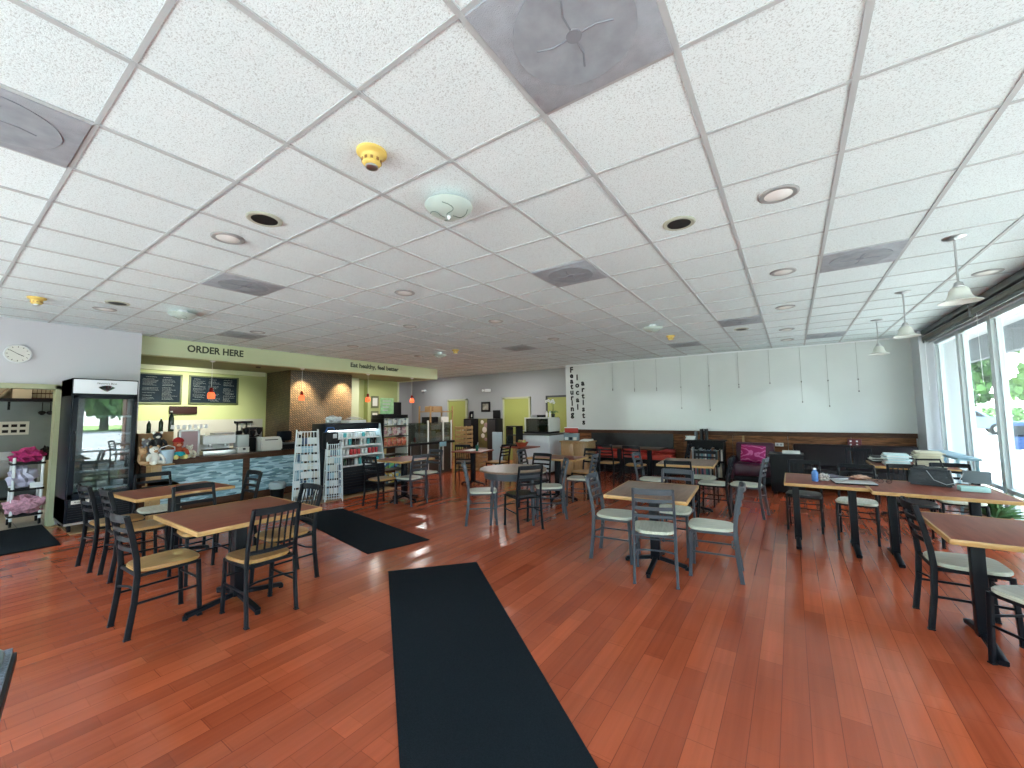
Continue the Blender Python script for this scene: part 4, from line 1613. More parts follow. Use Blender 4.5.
def plush(label, loc, rz, fur, belly, seed=0, hat=None, skirt=None, s=1.0, feet=None):
    """a generic stuffed toy sitting up: body, head, ears, arms, legs"""
    t = thing('soft_toy', label, 'soft toy', loc, rz, 'soft toys heaped at the counter end')
    t.scale = (s, s, s)
    f1, f2 = flat('plush_%s' % fur[0], fur[1], .9, bump=.8, bscale=150), flat('plush_%s' % belly[0], belly[1], .9, bump=.8, bscale=150)
    bm = nb()
    blob(bm, (0, 0, .10), (.075, .065, .10), 3)
    blob(bm, (0, .0, .23), (.065, .06, .06), 3)
    obj('body', bm, f1, t)
    bm = nb()
    blob(bm, (0, .045, .215), (.032, .03, .025), 2)
    obj('muzzle', bm, f2, t)
    for sx in (-1, 1):
        bm = nb()
        blob(bm, (sx * .05, 0, .285), (.024, .014, .026), 2)
        obj('ear', bm, f2, t)
        bm = nb()
        tube(bm, [(sx * .06, .01, .16), (sx * .10, .04, .12), (sx * .11, .07, .07)], .02, 10, rr=[.024, .026, .022])
        obj('arm', bm, f1, t)
        bm = nb()
        tube(bm, [(sx * .04, .02, .035), (sx * .055, .09, .03), (sx * .06, .15, .034)], .025, 10, rr=[.032, .030, .030])
        blob(bm, (sx * .06, .155, .04), (.028, .022, .036), 2)
        obj('leg', bm, flat('plush_%s' % feet[0], feet[1], .9) if feet else f1, t)
        bm = nb()
        blob(bm, (sx * .024, .052, .243), (.007, .006, .007), 1)
        obj('eye', bm, M_black, t)
    if hat:
        bm = nb()
        lathe(bm, [(.05, 0), (.07, .0), (.072, .02), (.055, .05), (.02, .07), (0, .072)], 20, (0, 0, .262))
        obj('hat', bm, flat('felt_%s' % hat[0], hat[1], .9), t)
    if skirt:
        bm = nb()
        lathe(bm, [(.06, .12), (.085, .09), (.105, .05), (.10, .045), (.05, .10)], 20)
        obj('skirt', bm, flat('felt_%s' % skirt[0], skirt[1], .9), t)
    return t


W_ = ('white', (.75, .74, .70))
B_ = ('black', (.02, .02, .022))
T_ = ('tan', (.42, .26, .14))
G_ = ('grey', (.30, .31, .34))
TZ = .86
plush('white stuffed dog with a dark collar at the outer edge of the toy heap', (-8.12, 2.09, TZ), -80, W_, T_, s=.95)
plush('tan stuffed bear hanging lowest beside the cooler', (-8.22, 1.98, TZ - .0), -60, T_, T_, s=.9)
plush('black and white stuffed dog on top of the toy heap', (-8.28, 2.16, TZ + .22), -95, B_, W_, s=.9)
plush('grey stuffed toy behind the white dog', (-8.42, 2.06, TZ + .12), -70, G_, W_, s=.9)
plush('red-hatted stuffed doll with turquoise skirt and yellow legs', (-8.26, 2.42, TOPZ), -90, ('rust', (.40, .07, .03)), ('skin', (.60, .32, .22)), hat=('red', (.35, .01, .015)), skirt=('turquoise', (.02, .42, .50)), feet=('yellow', (.75, .68, .25)), s=1.05)
plush('pale cream stuffed toy at the right of the toy heap', (-8.34, 2.60, TOPZ), -90, ('cream', (.66, .64, .55)), W_, s=.7)
t = thing('bucket', 'light blue plastic bucket among the soft toys', 'bucket', (-8.14, 2.25, .86))
bm = nb()
lathe(bm, [(.07, 0), (.095, .20), (.10, .20), (.10, .208), (.09, .208), (.066, .006), (0, .006)], 28)
obj('shell', bm, flat('pale_blue_plastic', (.36, .48, .60), .4), t)
bm = nb()
tube(bm, [(0, -.1, .19), (.03, -.085, .25), (.04, 0, .28), (.03, .085, .25), (0, .1, .19)], .006, 8)
obj('handle', bm, M_white, t)
for i, (y, z, w_, h_, lab) in enumerate(((2.12, TOPZ, .22, .42, 'brown cardboard box behind the soft toys, next to the cooler'), (2.36, TOPZ, .20, .44, 'brown cardboard box behind the soft toys, right one under the bottles'))):
    t = thing('cardboard_box', lab, 'box', (-8.72, y, z))
    part('carton', M_card, t, (box2, (-.1, -w_ / 2, 0), (.1, w_ / 2, h_ - .004), .003))
    part('tape', flat('packing_tape', (.45, .32, .17), .3), t, (box2, (-.101, -.02, h_ - .004), (.1, .02, h_ - .001)))


def bottle(name, label, cat, loc, h, r, mat, capm, group, neck=.35):
    t = thing(name, label, cat, loc, 0, group)
    bm = nb()
    lathe(bm, [(r * .9, 0), (r, .008), (r, h * (1 - neck)), (r * .75, h * (1 - neck * .7)), (r * .36, h * (1 - neck * .4)), (r * .34, h * .95), (0, h * .95)], 18)
    obj('body', bm, mat, t)
    bm = nb()
    cyl(bm, (0, 0, h * .94), r * .42, h * .07, 14, bev=.002)
    obj('cap', bm, capm, t)
    return t


M_wine = flat('dark_green_glass', (.012, .03, .015), .1)
b0 = bottle('bottle', 'tall dark glass bottle with a silver neck on the cardboard box', 'bottle', (-8.70, 2.44, TOPZ + .44), .34, .038, M_wine, M_metal, 'bottles on the boxes at the bar end')
dup(b0, (-8.74, 2.16, TOPZ + .42), 0, 'dark bottle on the left cardboard box, shortest', scale=(.8, .8, .62))
dup(b0, (-8.72, 2.31, TOPZ + .44), 0, 'dark bottle between the other two on the boxes', scale=(.8, .8, .66))
# framed sign with letters on top
t = thing('framed_sign', 'white framed pink notice with cut-out letters along its top', 'sign', (-8.62, 2.68, TOPZ), 0)
bm = nb()
for a, b in (((-.01, -.15, 0), (.01, -.12, .46)), ((-.01, .12, 0), (.01, .15, .46)), ((-.01, -.15, .43), (.01, .15, .46)), ((-.01, -.15, .0), (.01, .15, .03))):
    box2(bm, a, b, .002)
obj('frame', bm, M_white, t)
part('notice', flat('dusty_pink_notice', (.42, .30, .33), .7), t, (box2, (-.006, -.12, .03), (.004, .12, .43)))
for i, ch in enumerate('OIJEBW'):
    pass
for i in range(7):
    bm = nb()
    box(bm, (0, -.24 + i * .08, .51), (.012, .05, .07), ((.2 if i % 2 else -.15), 0, 0), bev=.012)
    obj('cut_out_shape', bm, M_white, t)
# espresso machine, grinders, registers
t = thing('espresso_machine', 'white boxy espresso machine on the bar behind the stone front', 'coffee machine', (-8.85, 3.15, TOPZ))
part('housing', M_white, t, (box2, (-.2, -.26, .18), (.2, .26, .34), .015))
part('base', M_metal, t, (box2, (-.2, -.26, 0), (.22, .26, .07), .01))
part('back', M_white, t, (box2, (-.2, -.24, .06), (-.02, .24, .2)))
part('drip_tray', M_black, t, (box2, (.0, -.22, .07), (.21, .22, .085)))
for y in (-.12, .12):
    bm = nb()
    cyl(bm, (.12, y, .13), .032, .05, 16)
    tube(bm, [(.15, y, .15), (.27, y, .14)], .012, 8)
    obj('portafilter', bm, M_metal, t)
part('cup_rail', M_metal, t, (lambda b_: tube(b_, [(.19, -.24, .34), (.19, -.24, .385), (.19, .24, .385), (.19, .24, .34)], .006, 6),))
t = thing('coffee_grinder', 'black coffee grinder with clustered hoppers in the middle of the bar', 'coffee grinder', (-8.85, 3.72, TOPZ))
part('body', M_black, t, (box2, (-.1, -.09, 0), (.1, .09, .26), .02))
for k in range(4):
    bm = nb()
    lathe(bm, [(.02, 0), (.05, .06), (.055, .12), (.03, .135), (0, .135)], 16, (0, -.18 + k * .12, .27 + (k % 2) * .05))
    tube(bm, [(0, 0, .24), (0, -.18 + k * .12, .30)], .012, 8)
    obj('hopper', bm, M_black, t)
t = thing('juice_dispenser', 'clear and white countertop dispenser right of the espresso machine', 'dispenser', (-8.7, 3.52, TOPZ))
part('tank', flat('frosty_clear', (.45, .50, .50), .2), t, (box2, (-.1, -.1, .1), (.1, .1, .33), .02))
part('base', M_offwhite, t, (box2, (-.11, -.1, 0), (.12, .1, .1), .01))
part('spout', M_black, t, (box2, (.12, -.015, .05), (.16, .015, .08)))
t = thing('white_appliance', 'white rounded countertop appliance in the middle of the bar', 'appliance', (-8.72, 4.02, TOPZ))
bm = nb()
vs0 = [(-.15, 0), (-.15, .26), (.10, .26), (.17, .15), (.17, 0)]
a = [bm.verts.new((x, -.2, z)) for x, z in vs0]
b = [bm.verts.new((x, .2, z)) for x, z in vs0]
bm.faces.new(a); bm.faces.new(b[::-1])
for i in range(5):
    bm.faces.new((a[i], a[(i + 1) % 5], b[(i + 1) % 5], b[i]))
bmesh.ops.bevel(bm, geom=list(bm.edges), offset=.02, segments=2, affect='EDGES')
obj('housing', bm, M_offwhite, t)
part('button_strip', M_black, t, (box2, (.12, -.12, .20), (.146, .12, .215)))
t = thing('cash_register', 'black cash register with a small screen on the right of the bar', 'cash register', (-8.78, 4.40, TOPZ))
part('drawer', M_black, t, (box2, (-.2, -.19, 0), (.2, .19, .1), .006))
part('keyboard', flat('register_grey', (.10, .11, .11), .5), t, (box2, (-.05, -.17, .1), (.18, .17, .13), .006))
part('screen', M_navy, t, (box2, (-.1, -.15, .16), (-.07, .15, .36), .006))
part('stand', M_black, t, (box2, (-.13, -.03, .1), (-.1, .03, .24)))
t = thing('dark_statuette', 'dark statuette with a white top beside the mosaic column', 'figurine', (-8.7, 4.66, TOPZ))
bm = nb()
lathe(bm, [(.10, 0), (.11, .03), (.09, .12), (.07, .2), (.04, .25), (.03, .27), (.0, .28)], 20)
obj('robe', bm, M_navy, t)
bm = nb()
blob(bm, (0, 0, .31), (.035, .035, .042), 2)
obj('head', bm, M_white, t)
t = thing('card_box', 'mint green card box at the right end of the bar', 'box', (-8.6, 4.88, TOPZ))
part('carton', flat('mint_card', (.25, .45, .33), .6), t, (box2, (-.05, -.07, .06), (.05, .07, .22), .004))
part('lid', flat('orange_card', (.55, .20, .10), .6), t, (box2, (-.05, -.06, 0), (.05, .06, .06), .004))
t = thing('tip_jar', 'small roofed wooden bird house shaped jar on the bar', 'jar', (-8.6, 5.12, TOPZ))
part('house', flat('sage_wood', (.30, .33, .18), .6), t, (box2, (-.05, -.06, .03), (.05, .06, .13), .004))
bm = nb()
lathe(bm, [(.11, 0), (.10, .02), (.02, .08), (0, .085)], 4, (0, 0, .13))
obj('roof', bm, flat('olive_roof', (.22, .26, .12), .6), t)
for s in (-1, 1):
    bm = nb()
    blob(bm, (.02, s * .04, .02), (.02, .02, .02), 2)
    obj('foot', bm, M_white, t)
bm = nb()
blob(bm, (0, 0, .225), (.018, .018, .022), 2)
obj('finial', bm, M_white, t)
# back bar shelf with equipment
t = thing('back_counter', 'low dark counter along the green wall behind the bar', 'counter', (0, 0, 0))
part('carcass', M_brown, t, (box2, (-11.17, 2.2, 0), (-10.6, 4.98, .86)))
part('worktop', M_splash, t, (box2, (-11.17, 2.2, .86), (-10.55, 4.98, .90), .004))
for i, (y, w_, h_, m, lab) in enumerate(((2.75, .4, .3, M_metal, 'steel toaster on the back counter, left'), (3.35, .3, .38, M_black, 'black brewer on the back counter, centre'), (4.05, .5, .32, flat('steel_grey_box', (.22, .23, .23), .4, .6), 'grey oven on the back counter behind the register'), (4.65, .3, .42, M_black, 'black tall brewer on the back counter by the mosaic column'))):
    t = thing('countertop_machine', lab, 'appliance', (-10.85, y, .90))
    part('housing', m, t, (box2, (-.16, -w_ / 2, 0), (.16, w_ / 2, h_), .02))
    part('front_panel', M_metal if m is M_black else M_black, t, (box2, (.16, -w_ / 2 + .03, h_ * .3), (.166, w_ / 2 - .03, h_ * .85)))
    part('knob', M_metal, t, (box2, (.166, w_ / 2 - .08, h_ * .12), (.18, w_ / 2 - .05, h_ * .2)))
t = thing('wall_shelf', 'small dark wall rail with hanging utensils by the mosaic column', 'shelf', (-11.17, 4.55, 1.42))
part('rail', M_black, t, (box2, (0, -.2, 0), (.04, .2, .05), .004))
for k in range(4):
    part('utensil', M_metal if k % 2 else M_black, t, (box2, (.02, -.15 + k * .1, -.22), (.028, -.13 + k * .1, .0)))

# ================================================================ KITCHEN DOORWAY
t = thing('kitchen_shelf', 'dark wall shelf in the kitchen above the grey panels', 'shelf', (-11.45, .6, 1.90))
part('board', M_black, t, (box2, (-.17, -.9, 0), (.2, 1.1, .05)))
for y in (-.6, .3, .95):
    part('bracket', M_black, t, (box2, (-.17, y, -.15), (-.14, y + .03, 0)))
t = thing('baking_tray', 'baking tray leaning at an angle on the kitchen shelf', 'tray', (-11.4, .80, 1.955))
part('sheet', flat('worn_tray', (.30, .22, .14), .4, .6), t, (box, (0, 0.05, .14), (.30, .02, .30), (radians(-38), 0, 0), .006))
t = thing('cardboard_box', 'flat beige box on the kitchen shelf', 'box', (-11.4, 1.02, 1.95))
part('carton', M_cream, t, (box2, (-.12, -.1, 0), (.12, .12, .18), .004))
t = thing('wire_basket', 'brown wire basket on the kitchen shelf under the door head', 'basket', (-11.4, 1.28, 1.95))
for z in (.01, .10, .19):
    bm = nb()
    tube(bm, [(-.12, -.13, z), (.12, -.13, z), (.12, .13, z), (-.12, .13, z), (-.12, -.13, z)], .006, 6)
    obj('hoop', bm, M_brown, t)
for k in range(6):
    bm = nb()
    tube(bm, [(.12, -.13 + k * .052, .0), (.12, -.13 + k * .052, .2)], .004, 5)
    obj('upright', bm, M_brown, t)
bm = nb()
lathe(bm, [(.04, 0), (.13, .06), (.17, .12), (.175, .12), (.135, .055), (.04, -.004)], 28)
solo('steel_bowl', 'shiny steel bowl hanging at the right of the kitchen doorway', 'bowl', bm, M_metal, (-11.38, 1.56, 1.955))
for k in range(4):
    bm = nb()
    tube(bm, [(0, 0, 0), (0, 0, -.16)], .006, 6)
    lathe(bm, [(.03, -.16), (.05, -.18), (.05, -.20), (.02, -.23), (0, -.235)], 14)
    solo('hanging_ladle', ['black ladle leftmost under the kitchen shelf', 'black ladle second under the kitchen shelf', 'black ladle third under the kitchen shelf', 'black ladle rightmost under the kitchen shelf'][k], 'ladle', bm, M_black, (-11.3, 1.28 + k * .1, 1.885), group='ladles under the kitchen shelf')
t = thing('steel_sink', 'steel kitchen sink unit below the grey panels', 'sink', (-11.3, .55, 0))
part('basin', M_metal, t, (box2, (-.3, -.8, .60), (.3, .75, .86), .02))
part('backsplash', M_metal, t, (box2, (-.3, -.8, .86), (-.27, .75, 1.0)))
for y in (-.75, 0, .7):
    part('leg', M_metal, t, (box2, (.22, y - .02, 0), (.26, y + .02, .6)))
part('undershelf', M_black, t, (box2, (-.28, -.78, .22), (.28, .72, .26)))
part('front_panel', flat('dark_steel', (.08, .10, .11), .4, .5), t, (box2, (.28, -.78, .27), (.30, .72, .56)))
t = thing('kitchen_notice', 'small printed notice on the grey kitchen panel', 'notice', (-11.615, .95, 1.42))
part('sheet', M_offwhite, t, (box2, (0, -.22, -.12), (.006, .22, .12)))
for r_ in range(2):
    for k in range(4):
        part('print_block', M_black, t, (box2, (.006, -.19 + k * .10, .02 - r_ * .1), (.008, -.12 + k * .10, .07 - r_ * .1)))
# wheeled cart with towels
t = thing('utility_cart', 'white-poled wheeled cart in the kitchen doorway', 'cart', (-9.62, .98, 0))
for sx in (-1, 1):
    for sy in (-1, 1):
        part('pole', M_white, t, (lambda b_, sx=sx, sy=sy: cyl(b_, (sx * .15, sy * .14, .09), .018, .92, 14),))
        part('caster', M_black, t, (lambda b_, sx=sx, sy=sy: cyl(b_, (sx * .15, sy * .14 - .012, .045), .045, .024, 16, 'Y'),))
for z in (.14, .52, .90):
    part('shelf', M_black, t, (box2, (-.17, -.17, z), (.17, .17, z + .03), .005))
part('label_card', M_white, t, (box2, (.17, .02, .55), (.175, .15, .63)))


def crumple(label, name, cat, loc, s, mat, seed, group=None):
    bm = nb()
    rr = random.Random(seed)
    r = bmesh.ops.create_icosphere(bm, subdivisions=3, radius=1)
    for v in r['verts']:
        n = 1 + .22 * sin(v.co.x * 7 + seed) * cos(v.co.z * 6) + .14 * sin(v.co.y * 11 + v.co.z * 5 + seed)
        v.co = Vector((v.co.x * s[0] * n, v.co.y * s[1] * n, max(v.co.z, -.75) * s[2] * n + s[2] * .85))
    return solo(name, label, cat, bm, mat, loc, group=group)


crumple('fuchsia patterned towel on top of the kitchen cart', 'towel', 'towel', (-9.55, .98, .935), (.14, .17, .11), flat('fuchsia_cloth', (.35, .02, .12), .9, var=.6, vscale=25), 1)
crumple('lavender plastic bag on the middle cart shelf', 'plastic_bag', 'bag', (-9.58, .93, .56), (.13, .14, .17), flat('lavender_bag', (.50, .48, .62), .4), 2)
crumple('pink and white towel on the bottom cart shelf', 'towel', 'towel', (-9.52, .96, .175), (.16, .20, .14), flat('pink_cloth', (.55, .28, .36), .9, var=.4, vscale=30), 3)
crumple('dark bundle hanging beside the kitchen cart', 'cloth_bundle', 'cloth', (-9.6, 1.27 - .12 + .0, .935), (.07, .06, .12), M_black, 4)
lamp('kitchen_lamp', 'AREA', (-10.4, .6, 2.64), 6, (1, .92, .78), size=.5)

# ================================================================ DISPLAYS BY THE COUNTER
t = thing('drinks_merchandiser', 'open-front black drinks cooler with lit shelves of cups and cans', 'refrigerator', (-7.60, 5.12, 0))
part('base_cabinet', M_navy, t, (box2, (-.35, -.62, .03), (.33, .62, .56), .01))
bm = nb()
for k in range(7):
    box2(bm, (.33, -.56, .12 + k * .055), (.338, .56, .14 + k * .055))
obj('vent_grille', bm, M_black, t)
part('back_panel', M_offwhite, t, (box2, (-.35, -.60, .56), (-.31, .60, 1.30)))
part('canopy', M_navy, t, (box2, (-.35, -.64, 1.28), (.12, .64, 1.42), .02))
for s in (-1, 1):
    bm = nb()
    vs0 = [(-.35, .5), (.34, .5), (.30, .62), (.14, 1.40), (-.35, 1.40)]
    a = [bm.verts.new((x, s * .62 - .015, z)) for x, z in vs0]
    b = [bm.verts.new((x, s * .62 + .015, z)) for x, z in vs0]
    bm.faces.new(a); bm.faces.new(b[::-1])
    for i in range(5):
        bm.faces.new((a[i], a[(i + 1) % 5], b[(i + 1) % 5], b[i]))
    obj('side_panel', bm, M_navy if s < 0 else flat('pale_blue_side', (.50, .62, .66), .3), t)
shelf_z = (.58, .78, .97, 1.13)
for i, z in enumerate(shelf_z):
    xf = .30 - i * .045
    sh = part('shelf', M_white, t, (box2, (-.31, -.60, z - .012), (xf, .60, z), .002))
    part('price_strip', M_white, sh, (box2, (xf, -.60, z - .03), (xf + .012, .60, z + .006)))
part('light_strip', flat('cooler_tube', (.9, .95, 1), .4, emit=(.8, .93, 1), es=4), t, (box2, (.02, -.58, 1.255), (.06, .58, 1.275)))
M_red = flat('can_red', (.55, .03, .04), .3)
M_bwhite = flat('bottle_white', (.72, .76, .78), .3)
M_teal = flat('bottle_teal', (.05, .35, .38), .3)
M_dkb = flat('bottle_dark', (.03, .02, .02), .2)


def small_can(lab, group, loc, mat, h=.12, r=.032):
    t2 = thing('drink_can', lab, 'drink can', loc, 0, group)
    bm = nb()
    lathe(bm, [(r * .8, 0), (r, h * .06), (r, h * .9), (r * .8, h * .97), (0, h * .97)], 14)
    obj('body', bm, mat, t2)
    bm = nb()
    lathe(bm, [(r * .78, h * .97), (r * .8, h), (r * .7, h), (0, h * .985)], 14)
    obj('lid', bm, M_metal, t2)
    return t2


protos = {}
rowspec = [(0, 'lowest', .13, [M_dkb, M_wine, M_bwhite, M_dkb, M_teal], 'dark'),
           (1, 'second', .115, [M_red, M_red, M_bwhite, M_red, M_bwhite], 'red and white'),
           (2, 'third', .13, [M_bwhite, M_dkb, M_teal, M_bwhite, M_dkb], 'mixed'),
           (3, 'top', .09, [M_bwhite, M_teal, M_bwhite, M_offwhite, M_bwhite], 'white')]
for row, rn, h, ms, cname in rowspec:
    grp = '%s cans on the %s shelf of the drinks cooler' % (cname, rn)
    lab = 'small can in the %s row, %s shelf of the open drinks cooler' % (cname, rn)
    for j in range(13):
        m = ms[(j * 7 + row) % 5]
        loc = (-7.60 + .20 - row * .045, 5.12 - .52 + j * .087, shelf_z[row])
        key = (row, m.name)
        if key not in protos:
            protos[key] = small_can(lab, grp, loc, m, h)
        else:
            dup(protos[key], loc, 0, lab, grp)
# clutter on top of the drinks cooler
t = thing('white_wire_tray', 'white wire tray heaped with papers on the drinks cooler', 'tray', (-7.62, 5.2, 1.42))
part('tray', M_white, t, (box2, (-.15, -.2, 0), (.15, .2, .06), .01))
for k in range(4):
    part('paper', M_paper, t, (box, (0, -.1 + k * .07, .08 + k * .012), (.2, .12, .006), (0, .1 * k, .3 * k)))
crumple('crumpled white and blue wrapping on the left of the drinks cooler', 'paper_bundle', 'paper', (-7.60, 4.72, 1.42), (.13, .15, .08), flat('crumpled_white', (.60, .66, .70), .6, var=.3, vscale=20), 9)
t = thing('hanging_bag', 'black bag with a white tag hanging at the left of the drinks cooler', 'bag', (-7.22, 4.44, .95))
part('pouch', M_black, t, (box2, (-.08, -.14, 0), (.08, .12, .32), .04))
part('tag', M_white, t, (box2, (.08, .0, .20), (.085, .08, .28), .004))
part('strap', flat('blue_strap', (.03, .12, .35), .6), t, (lambda b_: tube(b_, [(0, -.12, .30), (0, -.06, .40), (0, .06, .40), (0, .1, .30)], .012, 8),))
# white wire display racks
M_wire = flat('white_wire', (.68, .76, .80), .35)


def wire_rack(label, loc, rz, w, d, h, lean, cards, group):
    t = thing('wire_display_rack', label, 'display rack', loc, rz, group)
    for s in (-1, 1):
        for q in (-1, 1):
            bm = nb()
            tube(bm, [(q * w / 2, s * d / 2, 0), (q * w / 2 * .92, s * d / 2 * .9 - lean * .5, h * .5), (q * w / 2 * .8, s * d / 2 * .5 - lean, h)], .010, 7)
            obj('post', bm, M_wire, t)
    for k in range(5):
        f = k / 4
        z = .06 + f * (h - .1)
        sc_ = 1 - .2 * f
        bm = nb()
        tube(bm, [(-w / 2 * sc_, -d / 2 * (1 - .45 * f) - lean * f, z), (w / 2 * sc_, -d / 2 * (1 - .45 * f) - lean * f, z), (w / 2 * sc_, d / 2 * (1 - .45 * f) - lean * f, z), (-w / 2 * sc_, d / 2 * (1 - .45 * f) - lean * f, z), (-w / 2 * sc_, -d / 2 * (1 - .45 * f) - lean * f, z)], .006, 6)
        obj('hoop', bm, M_wire, t)
    for k in range(7):
        x = -w / 2 + w * (k + .5) / 7
        bm = nb()
        tube(bm, [(x, -d / 2 - .012, .04), (x * .92, -d / 2 * .8 - lean * .5 - .012, h * .5), (x * .8, -d / 2 * .56 - lean - .012, h - .03)], .006, 6)
        obj('front_wire', bm, M_wire, t)
    rr = random.Random(int(h * 1000))
    for r_ in range(cards):
        for c_ in range(4):
            f = (r_ + .5) / cards
            z = .12 + f * (h - .25)
            x = (-w / 2 + w * (c_ + .5) / 4) * (1 - .2 * f)
            y = -d / 2 * (1 - .45 * f) - lean * f + .035
            bm = nb()
            box(bm, (x, y, z), (w / 4.6, .02, (h - .25) / cards * .78), (rr.uniform(-.15, .1), rr.uniform(-.08, .08), 0), bev=.004)
            obj('hanging_packet', bm, rr.choice([M_bwhite, M_white, flat('packet_sky', (.34, .52, .62), .5), M_offwhite, flat('packet_navy', (.05, .10, .18), .5)]), t)
    return t


wire_rack('white wire display rack of pale packets, left one by the bar counter', (-7.45, 4.12, 0), 64, .44, .38, 1.32, -.05, 7, 'white wire display racks')
wire_rack('narrow cream wire display rack between the white rack and the drinks cooler', (-7.14, 4.46, 0), 66, .30, .26, 1.08, -.02, 6, 'white wire display racks')
t = thing('waste_basket', 'small black bin with a clear bag beside the stone counter front', 'bin', (-8.1, 3.92, 0))
bm = nb()
lathe(bm, [(.10, 0), (.13, .26), (.135, .26), (.135, .28), (.12, .28), (.09, .01), (0, .01)], 24)
obj('bucket', bm, M_black, t)
bm = nb()
lathe(bm, [(.137, .22), (.150, .30), (.12, .34), (.115, .33), (.14, .295), (.130, .22)], 18)
obj('bag', bm, flat('clear_bag', (.45, .55, .60), .25), t)

# snack rack
t = thing('snack_rack', 'tall black rack of chip bags under a small green sign', 'display rack', (-7.62, 6.14, 0))
for y in (-.34, .34):
    part('upright', M_black if y < 0 else M_offwhite, t, (box2, (-.2, y - .015, 0), (.22, y + .015, 1.5), .004))
for z in (.05, .35, .68, .86, 1.10, 1.33):
    part('shelf', M_black, t, (box2, (-.2, -.34, z - .015), (.24, .34, z), .003))
t2 = thing('green_sign', 'small pale green sign standing on top of the snack rack', 'sign', (-7.55, 6.0, 1.58))
part('panel', flat('pale_green_sign', (.42, .68, .36), .5, var=.2, vscale=12), t2, (box2, (-.01, -.18, .02), (.01, .18, .38), .003))
part('foot', M_black, t2, (box2, (-.06, -.19, 0), (.06, .19, .02)))
for r_ in range(4):
    part('text_line', M_offwhite, t2, (box2, (.010, -.13, .30 - r_ * .07), (.013, .10 - r_ * .03, .325 - r_ * .07)))
part('top_board', M_black, t, (box2, (-.2, -.34, 1.5), (.22, .34, 1.58), .003))


def bag_mesh(w, h, d):
    bm = nb()
    N, M = 6, 8
    F, B = [], []
    for i in range(M + 1):
        v = i / M
        rf, rb = [], []
        for j in range(N + 1):
            u = -1 + 2 * j / N
            th = d * (1 - u * u) * (sin(pi * v) ** .6)
            rf.append(bm.verts.new((th / 2 + .001, u * w / 2, v * h)))
            rb.append(bm.verts.new((-th / 2 - .001, u * w / 2, v * h)))
        F.append(rf); B.append(rb)
    for i in range(M):
        for j in range(N):
            bm.faces.new((F[i][j], F[i][j + 1], F[i + 1][j + 1], F[i + 1][j]))
            bm.faces.new((B[i][j], B[i + 1][j], B[i + 1][j + 1], B[i][j + 1]))
    bmesh.ops.remove_doubles(bm, verts=bm.verts, dist=.0025)
    return bm


def chipmat(c1, c2, nm):
    m, nt, b = nodes(nm)
    tc = nt.nodes.new('ShaderNodeTexCoord')
    vo = nt.nodes.new('ShaderNodeTexVoronoi')
    vo.inputs['Scale'].default_value = 14
    nt.links.new(tc.outputs['Object'], vo.inputs['Vector'])
    rp = nt.nodes.new('ShaderNodeValToRGB')
    rp.color_ramp.interpolation = 'CONSTANT'
    rp.color_ramp.elements[0].color = (*c1, 1)
    rp.color_ramp.elements[1].color = (*c2, 1)
    rp.color_ramp.elements[1].position = .55
    nt.links.new(vo.outputs['Distance'], rp.inputs[0])
    nt.links.new(rp.outputs[0], b.inputs['Base Color'])
    b.inputs['Roughness'].default_value = .3
    return m


rows = [(1.345, .15, [chipmat((.62, .62, .60), (.2, .25, .3), 'silver_chip_bag'), chipmat((.5, .55, .58), (.7, .7, .68), 'white_chip_bag')], 'silver', 'top', 5),
        (1.115, .19, [chipmat((.42, .22, .26), (.6, .5, .42), 'rose_chip_bag'), chipmat((.45, .40, .38), (.25, .08, .12), 'mauve_chip_bag')], 'rose', 'second', 5),
        (.875, .19, [chipmat((.50, .10, .05), (.62, .35, .2), 'red_chip_bag'), chipmat((.35, .07, .05), (.6, .2, .08), 'orange_chip_bag')], 'red', 'third', 5),
        (.40, .24, [chipmat((.05, .18, .45), (.25, .5, .2), 'blue_green_chip_bag'), chipmat((.15, .45, .15), (.05, .3, .5), 'green_chip_bag')], 'blue and green', 'fourth', 4),
        (.07, .22, [chipmat((.55, .50, .10), (.1, .3, .5), 'yellow_chip_bag'), chipmat((.6, .62, .6), (.5, .4, .05), 'cream_chip_bag')], 'yellow and white', 'lowest', 4)]
for z, h, ms, cn, rn, n in rows:
    proto = []
    for m in ms:
        me = bag_mesh(.125 if n == 5 else .155, h, .05)
        proto.append((me, m))
    first = [None, None]
    for j in range(n):
        y = 6.14 - .27 + j * (.54 / (n - 1))
        k = j % 2
        grp = '%s snack bags on the %s shelf of the rack' % (cn, rn)
        lab = '%s snack bag in the row on the %s shelf of the snack rack' % (cn, rn)
        if first[k] is None:
            first[k] = solo('snack_bag', lab, 'snack bag', proto[k][0], proto[k][1], (-7.44, y, z), group=grp)
        else:
            o = first[k].copy()
            COL.objects.link(o)
            o.location = (-7.44, y, z)

# deli case / second counter with dark glass
t = thing('deli_counter', 'dark glazed deli counter with steel posts behind the snack rack', 'counter', (0, 0, 0))
part('base', flat('dark_brown_panel', (.05, .04, .03), .5), t, (box2, (-8.5, 6.75, 0), (-7.85, 8.45, .80)))
part('worktop', M_black, t, (box2, (-8.55, 6.7, .80), (-7.78, 8.5, .86), .006))
part('glass_front', glassmat('dark_counter_glass', (.45, .50, .45), base=.08), t, (box2, (-7.86, 6.75, .86), (-7.85, 8.45, 1.35)), smooth=False)
part('glass_top', MATS['dark_counter_glass'], t, (box2, (-8.4, 6.75, 1.35), (-7.85, 8.45, 1.36)), smooth=False)
for y in (6.78, 7.55, 8.1, 8.42):
    part('steel_post', M_offwhite, t, (box2, (-7.87, y - .02, .08 if y > 7 else .86), (-7.83, y + .02, 1.42), .004))
for y in (6.95, 7.3, 7.95):
    part('front_rail', M_metal, t, (box2, (-7.84, y - .01, .08), (-7.82, y + .01, .80)))
